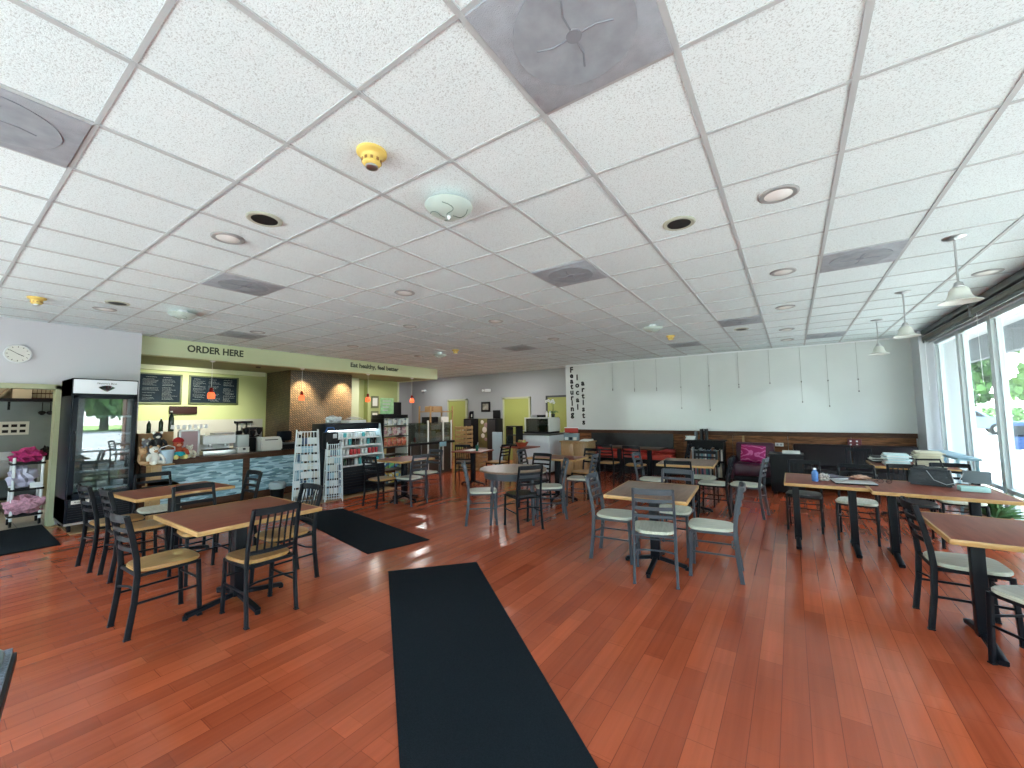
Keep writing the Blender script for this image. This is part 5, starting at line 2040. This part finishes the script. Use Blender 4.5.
part('price_card', flat('card_blue', (.25, .45, .55), .5), t, (box2, (-7.775, 7.9, .72), (-7.765, 8.15, .84)))
small_can('single red and white can standing on the deli counter', None, (-7.9, 7.15, .86), M_red, .15, .035)
t = thing('shelving_unit', 'pale wooden shelving unit with folded goods behind the deli counter', 'shelf', (-9.6, 9.6, 0))
for y in (-.5, .5):
    for x in (-.25, .25):
        part('post', M_oak, t, (box2, (x - .02, y - .02, 0), (x + .02, y + .02, 1.85), .003))
for z in (.4, .85, 1.25, 1.65):
    part('shelf', M_oak, t, (box2, (-.27, -.5, z), (.27, .5, z + .03), .003))
for i, (z, y, c, lab) in enumerate(((1.68, -.15, M_card, 'brown carton on the top of the pale shelving'), (1.28, .2, M_offwhite, 'white folded stack on the pale shelving, upper shelf'), (.88, -.2, flat('olive_carton', (.22, .2, .08), .7), 'olive carton on the pale shelving, middle shelf'), (1.28, -.28, M_black, 'black box on the pale shelving, upper shelf'))):
    bm = nb()
    box2(bm, (-.2, -.17, 0), (.2, .17, .22 if i else .16), .012)
    solo('carton', lab, 'box', bm, c, (-9.6, 9.6 + y, z + .0))
bm = nb()
box2(bm, (-.09, -.16, -.28), (.09, .16, .28), .02)
solo('wall_speaker', 'black loudspeaker hanging at the corridor opening', 'speaker', bm, M_black, (-10.87, 9.0, 1.72))
for i, (y, z, lab) in enumerate(((8.75 - .55, 2.0, 'upper small framed certificate right of the mosaic column'), (8.75 - .55, 1.52, 'lower small framed certificate right of the mosaic column'))):
    t = thing('framed_certificate', lab, 'picture frame', (-10.99, 8.25, z), 0, 'certificates on the green wall')
    part('frame', flat('frame_sage_dark', (.12, .14, .07), .5), t, (box2, (0, -.14, -.19), (.02, .14, .19), .004))
    part('sheet', M_offwhite, t, (box2, (.02, -.09, -.13), (.022, .09, .13)))

# wooden crates
t0 = None
for i, (x, y, z, rz, lab) in enumerate(((-7.75, 8.85, .0, 5, 'pale wooden slatted crate at the floor by the green door, left'), (-7.35, 9.0, .0, -4, 'pale wooden slatted crate at the floor by the green door, right'), (-7.75, 8.85, .64, 12, 'pale wooden slatted crate on top of the left floor crate'))):
    if t0 is None:
        t0 = thing('wooden_crate', lab, 'crate', (x, y, z), rz, 'slatted crates by the green door')
        for s in (-1, 1):
            for q in (-1, 1):
                part('corner_post', M_oak, t0, (box2, (s * .17 - .015, q * .17 - .015, 0), (s * .17 + .015, q * .17 + .015, .6), .002))
        for k in range(5):
            for s in (-1, 1):
                part('slat', M_oak, t0, (box2, (-.18, s * .19 - .007, .02 + k * .12), (.18, s * .19 + .007, .10 + k * .12), .002))
        for k in range(5):
            for s in (-1, 1):
                part('slat', M_oak, t0, (box2, (s * .19 - .007, -.18, .02 + k * .12), (s * .19 + .007, .18, .10 + k * .12), .002))
    else:
        dup(t0, (x, y, z), rz, lab)

# ================================================================ FAR WALL AND WHITE COUNTER
FYY = FY1
t = thing('framed_picture', 'small black framed picture on the grey wall between the doors', 'picture frame', (-9.1, FYY, 1.83))
part('frame', M_black, t, (box2, (-.2, -.03, -.18), (.2, 0, .18), .004))
part('print', flat('pale_print', (.25, .24, .20), .6, var=.8, vscale=6), t, (box2, (-.13, -.034, -.11), (.13, -.03, .11)))
t = thing('wall_telephone', 'black wall telephone beside the green door', 'telephone', (-9.75, FYY, 1.52))
part('base', M_black, t, (box2, (-.07, -.06, -.16), (.07, 0, .16), .01))
part('handset', M_black, t, (box2, (-.065, -.10, -.13), (-.02, -.06, .13), .015))
part('keypad', M_offwhite, t, (box2, (0, -.064, -.05), (.05, -.06, .05)))
t = thing('wall_monitor', 'black monitor on a wall bracket above the dark cabinets', 'monitor', (-8.62, FYY, 1.50))
part('screen', M_black, t, (box2, (-.05, -.16, -.12), (.25, -.12, .2), .008))
part('bracket', M_black, t, (box2, (-.3, -.1, -.18), (.2, 0, -.13), .004))
t = thing('emergency_light', 'white twin-head emergency light high on the grey wall', 'emergency light', (-9.0, FYY, 2.42))
part('housing', M_white, t, (box2, (-.12, -.06, -.05), (.12, 0, .05), .01))
for s in (-1, 1):
    bm = nb()
    lathe(bm, [(.02, 0), (.045, -.05), (.045, -.06), (0, -.06)], 16, (s * .15, -.06, 0), 'Y')
    obj('lamp_head', bm, M_white, t)
t = thing('security_camera', 'small white camera high on the grey wall left of the emergency light', 'camera', (-12.2, FYY, 2.55))
part('mount', M_white, t, (box2, (-.03, -.08, -.02), (.03, 0, .03), .005))
part('lens_barrel', M_white, t, (lambda b_: cyl(b_, (0, -.2, -.02), .035, .14, 14, 'Y'),))
# black shelving alcove with a painting
for i, (x, lab) in enumerate(((-8.95, 'tall black cabinet left of the flower painting'), (-7.95, 'tall black cabinet right of the flower painting'))):
    t = thing('tall_cabinet', lab, 'cabinet', (x, 10.6, 0), 0, 'tall black cabinets by the far wall')
    part('body', M_black, t, (box2, (-.17, -.2, 0), (.17, .2, 1.42), .006))
    part('door_panel', flat('black_door_panel', (.02, .02, .022), .3), t, (box2, (-.15, -.21, .05), (.15, -.2, 1.38), .004))
t = thing('flower_painting', 'tall painting of pale flowers on an olive ground between the black cabinets', 'painting', (-8.45, 10.75, .45))
part('canvas', flat('olive_canvas', (.16, .15, .05), .7, var=.4, vscale=3), t, (box2, (-.32, 0, 0), (.32, .03, .97), .003))
for k, (x, z, s) in enumerate(((-.15, .85, .07), (.02, .75, .09), (-.05, .6, .1), (.12, .55, .06), (-.12, .4, .08), (.0, .28, .06))):
    bm = nb()
    lathe(bm, [(.0, 0), (s, -.004), (s * .5, -.012), (0, -.014)], 9, (x, -.001, z), 'Y')
    obj('painted_flower', bm, flat(('petal_white', 'petal_mauve')[k % 2], ((.62, .58, .50), (.32, .22, .20))[k % 2], .7), t)
# narrow white sign board
t = thing('standing_sign', 'pale blue narrow standing sign beside the rear tables', 'sign', (-6.60, 8.9, 0))
part('panel', flat('pale_blue_panel', (.42, .55, .62), .4), t, (box2, (-.16, -.02, .1), (.16, .02, 1.08), .006))
part('foot', M_white, t, (box2, (-.2, -.15, 0), (.2, .15, .1), .02))
# red basket with food on the long table
t = thing('food_basket', 'red basket with greens on the long table by the white counter', 'basket', (-5.55, 8.5, .76))
bm = nb()
lathe(bm, [(.10, 0), (.16, .10), (.17, .10), (.165, .11), (.15, .10), (.095, .008), (0, .008)], 24)
obj('bowl', bm, flat('brick_red_basket', (.35, .06, .03), .5), t)
for k in range(6):
    bm = nb()
    a = k * 1.05
    blob(bm, (cos(a) * .07, sin(a) * .07, .11 + .02 * (k % 2)), (.04, .04, .035), 2)
    obj('bread_roll' if k % 2 else 'apple', bm, flat('roll_tan', (.5, .35, .15), .6) if k % 2 else flat('apple_green', (.25, .32, .08), .35), t)
t = thing('glass_display', 'small glass-fronted pastry display on the long table', 'display case', (-5.85, 8.62, .76))
bm = nb()
for a, b in (((-.16, -.15, 0), (-.14, .15, .5)), ((.14, -.15, 0), (.16, .15, .5)), ((-.16, -.15, .48), (.16, .15, .5)), ((-.16, -.15, 0), (.16, .15, .02))):
    box2(bm, a, b)
obj('frame', bm, M_black, t)
part('glass_pane', M_glass, t, (box2, (-.14, -.148, .02), (.14, -.144, .48)), smooth=False)
t = thing('drink_glass', 'dark green drink glass on the table by the crates', 'glass', (-5.75, 7.0, .76))
bm = nb()
lathe(bm, [(.03, 0), (.038, .13), (.036, .13), (.028, .006), (0, .006)], 20)
obj('tumbler', bm, flat('green_glass', (.02, .12, .10), .15), t)
part('straw', M_white, t, (lambda b_: tube(b_, [(0, 0, .02), (.03, 0, .19)], .004, 6),))
bm = nb()
for k in range(3):
    box(bm, (k * .01, k * .008, .003 + k * .006), (.21, .29, .005), (0, 0, .15 * k), bev=.001)
solo('papers', 'loose white papers on the table by the crates', 'papers', bm, M_paper, (-5.98, 7.08, .761))

# white counter with pastry case
t = thing('white_service_counter', 'white boxed service counter left of the gallery wall', 'counter', (0, 0, 0))
part('body', flat('white_laminate', (.70, .76, .82), .35), t, (box2, (-6.12, 9.30, .05), (-5.22, 10.35, .99), .004))
part('kick_plate', M_black, t, (box2, (-6.08, 9.34, 0), (-5.26, 10.31, .05)))
part('worktop', flat('dark_stone_top', (.08, .08, .075), .3), t, (box2, (-6.16, 9.26, .99), (-5.18, 10.39, 1.03), .004))
t = thing('wood_post', 'light wooden post with a small shelf at the left of the white counter', 'post', (-6.2, 9.18, 0))
part('post', M_oak, t, (box2, (-.05, -.06, 0), (.05, .06, .98), .004))
part('cap_shelf', M_darkalu, t, (box2, (-.22, -.1, .98), (.18, .1, 1.01), .003))
t = thing('pastry_case', 'low glass pastry case standing on the white counter', 'display case', (-5.68, 9.75, 1.03))
part('base', M_black, t, (box2, (-.40, -.32, 0), (.36, .32, .05), .004))
part('top', M_offwhite, t, (box2, (-.40, -.30, .40), (.36, .3, .43), .004))
for s, m in ((-1, M_offwhite), (1, M_offwhite)):
    part('end_panel', m, t, (box2, (.345 * s - (.0 if s > 0 else .05), -.31, .05), (.345 * s + (.05 if s > 0 else .0), .3, .40), .02))
part('glass_front', MATS['dark_counter_glass'], t, (box2, (-.34, -.30, .05), (.33, -.295, .40)), smooth=False)
part('inner_shelf', M_metal, t, (box2, (-.33, -.2, .22), (.32, .28, .23)))
part('back_wall', flat('case_back_olive', (.16, .17, .11), .5), t, (box2, (-.34, .28, .05), (.34, .30, .40)))
for i, (x, z, lab) in enumerate(((-.25, .43, 'stack of white plates on the pastry case'),)):
    bm = nb()
    for k in range(5):
        lathe(bm, [(.05, k * .012), (.11, k * .012 + .010), (.11, k * .012 + .013), (.0, k * .012 + .006)], 24)
    solo('plate_stack', lab, 'plates', bm, M_white, (-5.68 + x, 9.75, 1.03 + z))
bm = nb()
box2(bm, (-.12, -.1, 0), (.12, .1, .07), .01)
solo('black_tray_box', 'black low box on the pastry case', 'box', bm, M_black, (-5.68, 9.75, 1.46))
c1 = bottle('white_bottle', 'white bottle on the pastry case, left of two', 'bottle', (-5.50, 9.68, 1.46), .17, .028, M_white, M_white, 'white bottles on the pastry case', .3)
dup(c1, (-5.42, 9.72, 1.46), 0, 'white bottle on the pastry case, right of two')
t = thing('orchid', 'white orchid in a small dark pot on the pastry case', 'plant', (-5.34, 9.75, 1.46))
part('pot', M_black, t, (lambda b_: lathe(b_, [(.04, 0), (.055, .09), (.045, .09), (0, .08)], 20),))
bm = nb()
tube(bm, [(0, 0, .08), (-.01, 0, .3), (-.08, 0, .42), (-.2, 0, .44)], .005, 6)
tube(bm, [(0, 0, .08), (.02, 0, .28), (.0, 0, .44)], .005, 6)
obj('stem', bm, flat('stem_green', (.10, .18, .05), .5), t)
for k in range(4):
    bm = nb()
    a = k * 1.6
    p = [(0, 0, .09), (cos(a) * .08, sin(a) * .08, .17), (cos(a) * .16, sin(a) * .16, .13)]
    tube(bm, p, .02, 6, flatten=(.03, .006))
    obj('leaf', bm, MATS['stem_green'], t)
for k, (x, z) in enumerate(((-.20, .44), (-.13, .455), (-.06, .42), (.0, .45), (.03, .40))):
    bm = nb()
    for q in range(5):
        a = q * 2 * pi / 5
        blob(bm, (x + cos(a) * .026, -.01, z + sin(a) * .026), (.02, .006, .016), 2, (0, 0, 0))
    obj('blossom', bm, M_white, t)
# wooden low cabinet with newspapers
t = thing('wooden_cabinet', 'low pale wooden cabinet at the left end of the gallery wall', 'cabinet', (-4.50, 9.5, 0))
part('body', M_oak, t, (box2, (-.36, -.25, .04), (.36, .25, .84), .004))
part('top', M_oak, t, (box2, (-.39, -.28, .84), (.39, .28, .87), .004))
for s in (-1, 1):
    dd = part('door', wood('oak_door', (.34, .21, .10), (.44, .28, .14), (12, 2, 2)), t, (box2, (s * .18 - .165, -.265, .08), (s * .18 + .165, -.25, .80), .004))
    part('knob', M_metal, dd, (box2, (s * .03 - .01, -.285, .44), (s * .03 + .01, -.265, .46), .004))
part('kick_plate', M_black, t, (box2, (-.34, -.23, 0), (.34, .23, .04)))
t = thing('leaflet_holder', 'red and grey leaflet holder standing on the pale wooden cabinet', 'leaflet holder', (-4.68, 9.5, .87))
part('header', flat('header_red', (.50, .05, .04), .4), t, (box2, (-.18, -.02, .20), (.18, .02, .32), .004))
part('header_band', M_white, t, (box2, (-.19, -.022, .315), (.19, .022, .335)))
part('pocket', flat('pocket_blue_grey', (.22, .30, .35), .4), t, (box2, (-.2, -.05, 0), (.2, .06, .18), .006))
for k in range(3):
    part('leaflet', (M_white, M_navy, M_offwhite)[k], t, (box, (-.12 + k * .12, -.045, .10), (.09, .006, .17), (-.15, 0, 0)))
t = thing('newspaper_stack', 'white newspapers folded at the right of the wooden cabinet top', 'newspapers', (-4.25, 9.45, .87))
for k in range(3):
    part('newspaper', M_paper, t, (box, (.01 * k, 0, .008 + k * .014), (.24, .34, .012), (0, 0, .1 * k), .003))

# red bench
t = thing('red_bench', 'long red-cushioned bench against the black panel', 'bench', (-3.65, 10.65, 0))
part('base', M_black, t, (box2, (-1.15, -.22, 0), (1.15, .30, .38)))
part('cushion', flat('red_vinyl', (.42, .035, .02), .4), t, (box2, (-1.17, -.27, .38), (1.17, .30, .50), .03))
part('back_cushion', flat('dark_red_vinyl', (.30, .022, .015), .45), t, (box2, (-1.17, .24, .50), (1.17, .34, .62), .03))
# bookcase
t = thing('bookcase', 'low black bookcase with books against the wainscot', 'bookcase', (-1.72, 10.65, 0))
for x in (-.38, .38):
    part('side', M_black, t, (box2, (x - .015, -.17, 0), (x + .015, .17, .86), .003))
part('back', M_black, t, (box2, (-.38, .15, 0), (.38, .17, .86)))
for z in (.05, .42):
    part('shelf', M_black, t, (box2, (-.38, -.17, z - .02), (.38, .16, z), .002))
part('top', M_black, t, (box2, (-.43, -.19, .86), (.43, .19, .895), .004))
bcols = [('book_white', (.65, .66, .65)), ('book_cream', (.55, .50, .38)), ('book_navy', (.04, .06, .14)), ('book_rose', (.45, .18, .24)), ('book_grey', (.25, .28, .30)), ('book_black', (.02, .02, .02)), ('book_teal', (.06, .22, .24)), ('book_brown', (.20, .10, .05))]


def book(lab, group, loc, w, h, d, col, tilt=0, flatlie=False, rz=0):
    t = thing('book', lab, 'book', loc, rz, group)
    if flatlie:
        part('cover', flat(*col, .6), t, (box2, (-h / 2, -d / 2, 0), (h / 2, d / 2, w), .003))
        part('pages', M_paper, t, (box2, (-h / 2 + .004, -d / 2 - .001, .004), (h / 2 + .001, d / 2 - .006, w - .004)))
    else:
        t.rotation_euler = (0, tilt, 0)
        part('cover', flat(*col, .6), t, (box2, (-w / 2, -d / 2, 0), (w / 2, d / 2, h), .002))
        part('pages', M_paper, t, (box2, (-w / 2 + .003, -d / 2 + .006, .004), (w / 2 - .003, d / 2 + .001, h + .0005)))
    return t


rr = random.Random(5)
for z, nm in ((.05, 'lower'), (.42, 'upper')):
    x = -.345
    while x < (.335 if nm == 'lower' else .33):
        wd = rr.uniform(.022, .045)
        h = rr.uniform(.22, .31)
        c = rr.choice(bcols)
        book('book standing in the row on the %s shelf of the black bookcase' % nm, 'books on the %s bookcase shelf' % nm, (-1.72 + x + wd / 2, 10.60, z), wd, h, .17, c, rr.uniform(-.02, .02))
        x += wd + .004
book('tall black book standing on top of the bookcase, left of the pair', 'black books on the bookcase', (-1.80, 10.62, .895), .05, .26, .2, bcols[5])
book('tall black book standing on top of the bookcase, right of the pair', 'black books on the bookcase', (-1.70, 10.62, .895), .05, .26, .2, bcols[5])
book('grey-green book standing behind the white papers on the bookcase', None, (-1.93, 10.64, .895), .04, .19, .16, bcols[4])
t = thing('paper_stack', 'white papers lying on the left of the bookcase top', 'papers', (-2.05, 10.6, .895))
for k in range(4):
    part('sheet', M_paper, t, (box, (0, 0, .01 + k * .022), (.20, .26, .018), (0, 0, .12 * k), .002))

# purple armchair with pillow
t = thing('purple_armchair', 'low dark plum armchair beside the bookcase', 'armchair', (-.72, 10.30, 0))
M_plum = flat('plum_leather', (.065, .020, .038), .35, var=.2, vscale=4)
part('seat', M_plum, t, (box2, (-.36, -.42, .20), (.36, .30, .44), .05))
part('backrest', M_plum, t, (box, (0, .32, .55), (.74, .16, .62), (radians(-10), 0, 0), .05))
for s in (-1, 1):
    part('armrest', M_plum, t, (box2, (s * .42 - .06, -.40, .12), (s * .42 + .06, .38, .56), .04))
part('base', M_black, t, (box2, (-.4, -.38, .06), (.4, .36, .2), .02))
for sx in (-1, 1):
    for sy in (-1, 1):
        part('leg', M_black, t, (box2, (sx * .36 - .025, sy * .32 - .025, 0), (sx * .36 + .025, sy * .32 + .025, .07)))
bm = nb()
r = bmesh.ops.create_cube(bm, size=1)
bmesh.ops.subdivide_edges(bm, edges=list(bm.edges), cuts=7, use_grid_fill=True)
for v in bm.verts:
    k = (1 - (2 * v.co.x) ** 4) * (1 - (2 * v.co.z) ** 4)
    v.co = Vector((v.co.x * .46, v.co.y * (.03 + .13 * max(0, k) ** .5), v.co.z * .38))
m, nt, b = nodes('magenta_pillow')
tc = nt.nodes.new('ShaderNodeTexCoord')
wv = nt.nodes.new('ShaderNodeTexWave')
wv.wave_type = 'RINGS'
wv.inputs['Scale'].default_value = 5
wv.inputs['Distortion'].default_value = 7
nt.links.new(tc.outputs['Object'], wv.inputs['Vector'])
rp = nt.nodes.new('ShaderNodeValToRGB')
rp.color_ramp.elements[0].color = (.30, .006, .10, 1)
rp.color_ramp.elements[0].position = .75
rp.color_ramp.elements[1].color = (.55, .12, .28, 1)
rp.color_ramp.elements[1].position = .9
nt.links.new(wv.outputs[0], rp.inputs[0])
nt.links.new(rp.outputs[0], b.inputs['Base Color'])
b.inputs['Roughness'].default_value = .8
p = solo('throw_pillow', 'magenta pillow with a faint swirl leaning on the plum armchair', 'pillow', bm, m, (-.74, 10.30, .635))
p.rotation_euler = (radians(-14), radians(4), 0)
# dark sofa against the wainscot
t = thing('dark_sofa', 'long dark glossy sofa against the wainscot right of the armchair', 'sofa', (.95, 10.22, 0))
M_sofa = flat('dark_vinyl_sofa', (.010, .006, .008), .3, spec=.3)
part('seat', M_sofa, t, (box2, (-.98, -.42, .18), (.98, .34, .44), .05))
for k in range(2):
    part('back_cushion', M_sofa, t, (box, (-.49 + k * .98, .38, .58), (.96, .18, .56), (radians(-10), 0, 0), .05))
for s in (-1, 1):
    part('armrest', M_sofa, t, (box2, (s * 1.03 - .07, -.42, .1), (s * 1.03 + .07, .42, .60), .04))
for sx in (-1, 1):
    for sy in (-1, 1):
        part('leg', M_black, t, (box2, (sx * .9 - .03, sy * .34 - .03, 0), (sx * .9 + .03, sy * .34 + .03, .18)))
# small side table with black radio between armchair and sofa
t = thing('side_cabinet', 'black side cabinet between the plum armchair and the dark sofa', 'cabinet', (-.17 + .04, 9.45, 0))
part('body', M_black, t, (box2, (-.26, -.25, .05), (.26, .25, .72), .01))
part('top', M_black, t, (box2, (-.28, -.27, .72), (.28, .27, .75), .004))
for sx in (-1, 1):
    part('foot', M_black, t, (box2, (sx * .2 - .03, -.2, 0), (sx * .2 + .03, .2, .05)))
bm = nb()
box2(bm, (-.14, -.09, 0), (.14, .09, .05), .006)
solo('white_box', 'flat white box on the black side cabinet', 'box', bm, M_offwhite, (-.05, 9.45, .75))
t = thing('wall_outlet', 'pale two-socket outlet on the wainscot right of the plum armchair', 'outlet', (-.27, 11.055, .80))
part('plate', M_offwhite, t, (box2, (-.08, -.008, -.04), (.08, 0, .04), .003))
for s in (-1, 1):
    part('socket', flat('socket_grey', (.3, .3, .3), .5), t, (box2, (s * .035 - .018, -.010, -.02), (s * .035 + .018, -.008, .02)))
t = thing('wall_dispenser', 'small red and black dispenser on the wainscot above the sofa', 'dispenser', (1.03, 11.055, .86))
part('box', flat('dark_red_box', (.12, .01, .015), .4), t, (box2, (-.10, -.08, -.08), (.12, 0, .10), .01))
for k in range(4):
    part('knob', M_white, t, (box2, (-.07 + (k % 2) * .1, -.09, -.03 + (k // 2) * .07), (-.04 + (k % 2) * .1, -.08, .0 + (k // 2) * .07), .003))

# ================================================================ THINGS ON THE WINDOW-SIDE TABLES
TT = .7615
t = thing('handbag', 'black quilted handbag with a pale strap on the window-side table', 'bag', (1.18, 6.12, TT), -15)
bm = nb()
r = bmesh.ops.create_cube(bm, size=1)
bmesh.ops.subdivide_edges(bm, edges=list(bm.edges), cuts=5, use_grid_fill=True)
for v in bm.verts:
    z = v.co.z + .5
    v.co = Vector((v.co.x * (.35 - .06 * z), v.co.y * (.16 - .07 * z), z * .19))
bmesh.ops.bevel(bm, geom=[e for e in bm.edges if e.calc_face_angle(0) > .6], offset=.02, segments=2, affect='EDGES')
obj('body', bm, flat('black_quilted', (.014, .018, .024), .4, bump=.8, bscale=40), t)
bm = nb()
tube(bm, [(-.10, 0, .18), (-.10, 0, .26), (.08, 0, .27), (.10, 0, .18)], .014, flatten=(.02, .014))
obj('handle', bm, M_black, t)
bm = nb()
tube(bm, [(-.02, -.09, .16), (.03, -.11, .07), (.12, -.12, .03), (.2, -.1, .06), (.24, -.04, .15)], .0035, 8)
obj('strap', bm, flat('strap_grey', (.35, .37, .38), .5), t)
# glasses
t = thing('eyeglasses', 'folded dark eyeglasses left of the black handbag', 'eyeglasses', (.80, 6.02, TT), 10)
for s in (-1, 1):
    bm = nb()
    tube(bm, [(s * .035 + .025 * cos(a * pi / 6), 0, .022 + .02 * sin(a * pi / 6)) for a in range(13)], .0025, 6)
    obj('lens_rim', bm, M_black, t)
    bm = nb()
    tube(bm, [(s * .06, 0, .03), (s * .062, .10, .01), (s * .05, .12, .003)], .0025, 6)
    obj('temple', bm, M_black, t)
# laptop sleeve / magazines
t = thing('laptop', 'closed black and silver laptop on the window-side table', 'laptop', (.52, 5.85, TT), 6)
part('base', M_black, t, (box2, (-.18, -.12, .0), (.18, .12, .012), .004))
part('lid', M_metal, t, (box2, (-.18, -.12, .012), (.18, .12, .022), .004))
t = thing('magazine_pile', 'pile of magazines beneath and behind the laptop', 'magazines', (.33, 6.2, TT), 15)
for k in range(3):
    part('magazine', (flat('mag_lilac', (.35, .32, .42), .4), M_paper, flat('mag_dark', (.06, .05, .08), .4))[k], t, (box, (.01 * k, 0, .004 + k * .008), (.22, .29, .007), (0, 0, .15 * k), .001))
crumple('crumpled peach napkin behind the laptop', 'napkin', 'napkin', (.62, 6.24, TT), (.08, .06, .025), flat('peach_tissue', (.62, .38, .28), .8), 14)
t = thing('water_bottle', 'small blue plastic bottle near the left end of the window-side row', 'bottle', (.18, 5.82, TT), 0)
part('body', flat('blue_plastic_bottle', (.10, .22, .50), .25), t, (lambda b_: lathe(b_, [(.028, 0), (.032, .01), (.032, .1), (.014, .125), (.014, .135), (0, .135)], 18),))
part('cap', M_white, t, (lambda b_: cyl(b_, (0, 0, .132), .016, .016, 14),))
crumple('small wrapped floral bundle beside the blue bottle', 'paper_bundle', 'paper', (.27, 5.90, TT), (.05, .04, .045), flat('floral_wrap', (.45, .42, .38), .7, var=.7, vscale=50), 16)
# stacks of paper and folders on the rear table
rr = random.Random(11)
for i, (x, y, n, lab, col) in enumerate(((1.20, 8.05, 9, 'tall stack of pale blue folders on the rear window-side table', [('folder_ice', (.52, .66, .68)), ('folder_white', (.70, .72, .70))]), (1.55, 8.1, 11, 'tall stack of cream papers right of the blue folders', [('folder_cream', (.62, .58, .44)), ('folder_sand', (.54, .50, .38))]), (1.10, 8.42, 5, 'low stack of dark and white binders behind the folders', [('binder_dark', (.03, .03, .03)), ('folder_white', (.70, .72, .70))]))):
    t = thing('folder_stack', lab, 'folders', (x, y, TT), 0, 'paper stacks on the rear window-side table')
    z = 0
    for k in range(n):
        h = rr.uniform(.012, .026)
        part('folder', flat(*col[k % 2], .6), t, (box, (rr.uniform(-.02, .02), rr.uniform(-.02, .02), z + h / 2), (.26, .32, h), (0, 0, rr.uniform(-.2, .2)), .002))
        z += h
# monitor-like easel and papers by the window
t = thing('tablet_stand', 'grey tablet leaning on a stand beside the handbag', 'tablet', (1.52, 6.15, TT), -20)
part('screen', flat('tablet_grey', (.16, .20, .22), .3), t, (box, (0, .02, .10), (.20, .012, .13), (radians(-22), 0, 0), .004))
part('stand', M_black, t, (box, (0, .06, .05), (.04, .10, .012), (radians(35), 0, 0)))
bm = nb()
box2(bm, (-.1, -.06, 0), (.1, .06, .045), .008)
solo('tissue_box', 'mint tissue box at the window end of the bag table', 'box', bm, flat('mint_box', (.40, .62, .58), .5), (1.42, 5.85, TT))
bm = nb()
for k in range(4):
    box(bm, (k * .008, k * .01, .004 + k * .006), (.3, .22, .005), (0, 0, .1 * k), bev=.001)
solo('papers', 'loose white papers near the window edge of the front right table', 'papers', bm, M_paper, (1.62, 4.35, TT))
# round low white table outside / glass side table by the window
t = thing('side_table', 'pale blue metal side table with a lower shelf standing by the windows', 'table', (1.93, 8.8, 0))
M_pb = flat('pale_blue_metal', (.22, .36, .44), .4)
part('tabletop', M_pb, t, (box2, (-.10, -.75, .86), (.13, .75, .89), .004))
for sx in (-1, 1):
    for sy in (-1, 1):
        part('leg', M_pb, t, (box2, (sx * .09 - .015, sy * .70 - .015, 0), (sx * .09 + .015, sy * .70 + .015, .86), .003))
part('lower_shelf', M_pb, t, (box2, (-.09, -.72, .35), (.1, .72, .37)))
t = thing('potted_plant', 'small dark leafy plant on the floor by the window mullion', 'plant', (2.0, 7.55, 0))
part('pot', flat('clay_pot', (.28, .12, .08), .7), t, (lambda b_: lathe(b_, [(.09, 0), (.13, .2), (.14, .2), (.14, .24), (.12, .24), (.08, .02), (0, .02)], 24),))
bm = nb()
rr = random.Random(31)
for k in range(60):
    a, e = rr.uniform(0, 6.28), rr.uniform(.2, 1.3)
    L_ = rr.uniform(.2, .48)
    d_ = Vector((cos(a) * cos(e), sin(a) * cos(e), sin(e)))
    p0 = Vector((0, 0, .22))
    s_ = d_.cross(Vector((0, 0, 1))).normalized() * .03
    pts = [p0, p0 + d_ * L_ * .6 + s_, p0 + d_ * L_ - Vector((0, 0, L_ * .15)), p0 + d_ * L_ * .6 - s_]
    bm.faces.new([bm.verts.new(q) for q in pts])
obj('foliage', bm, M_leaf[2], t, smooth=False)
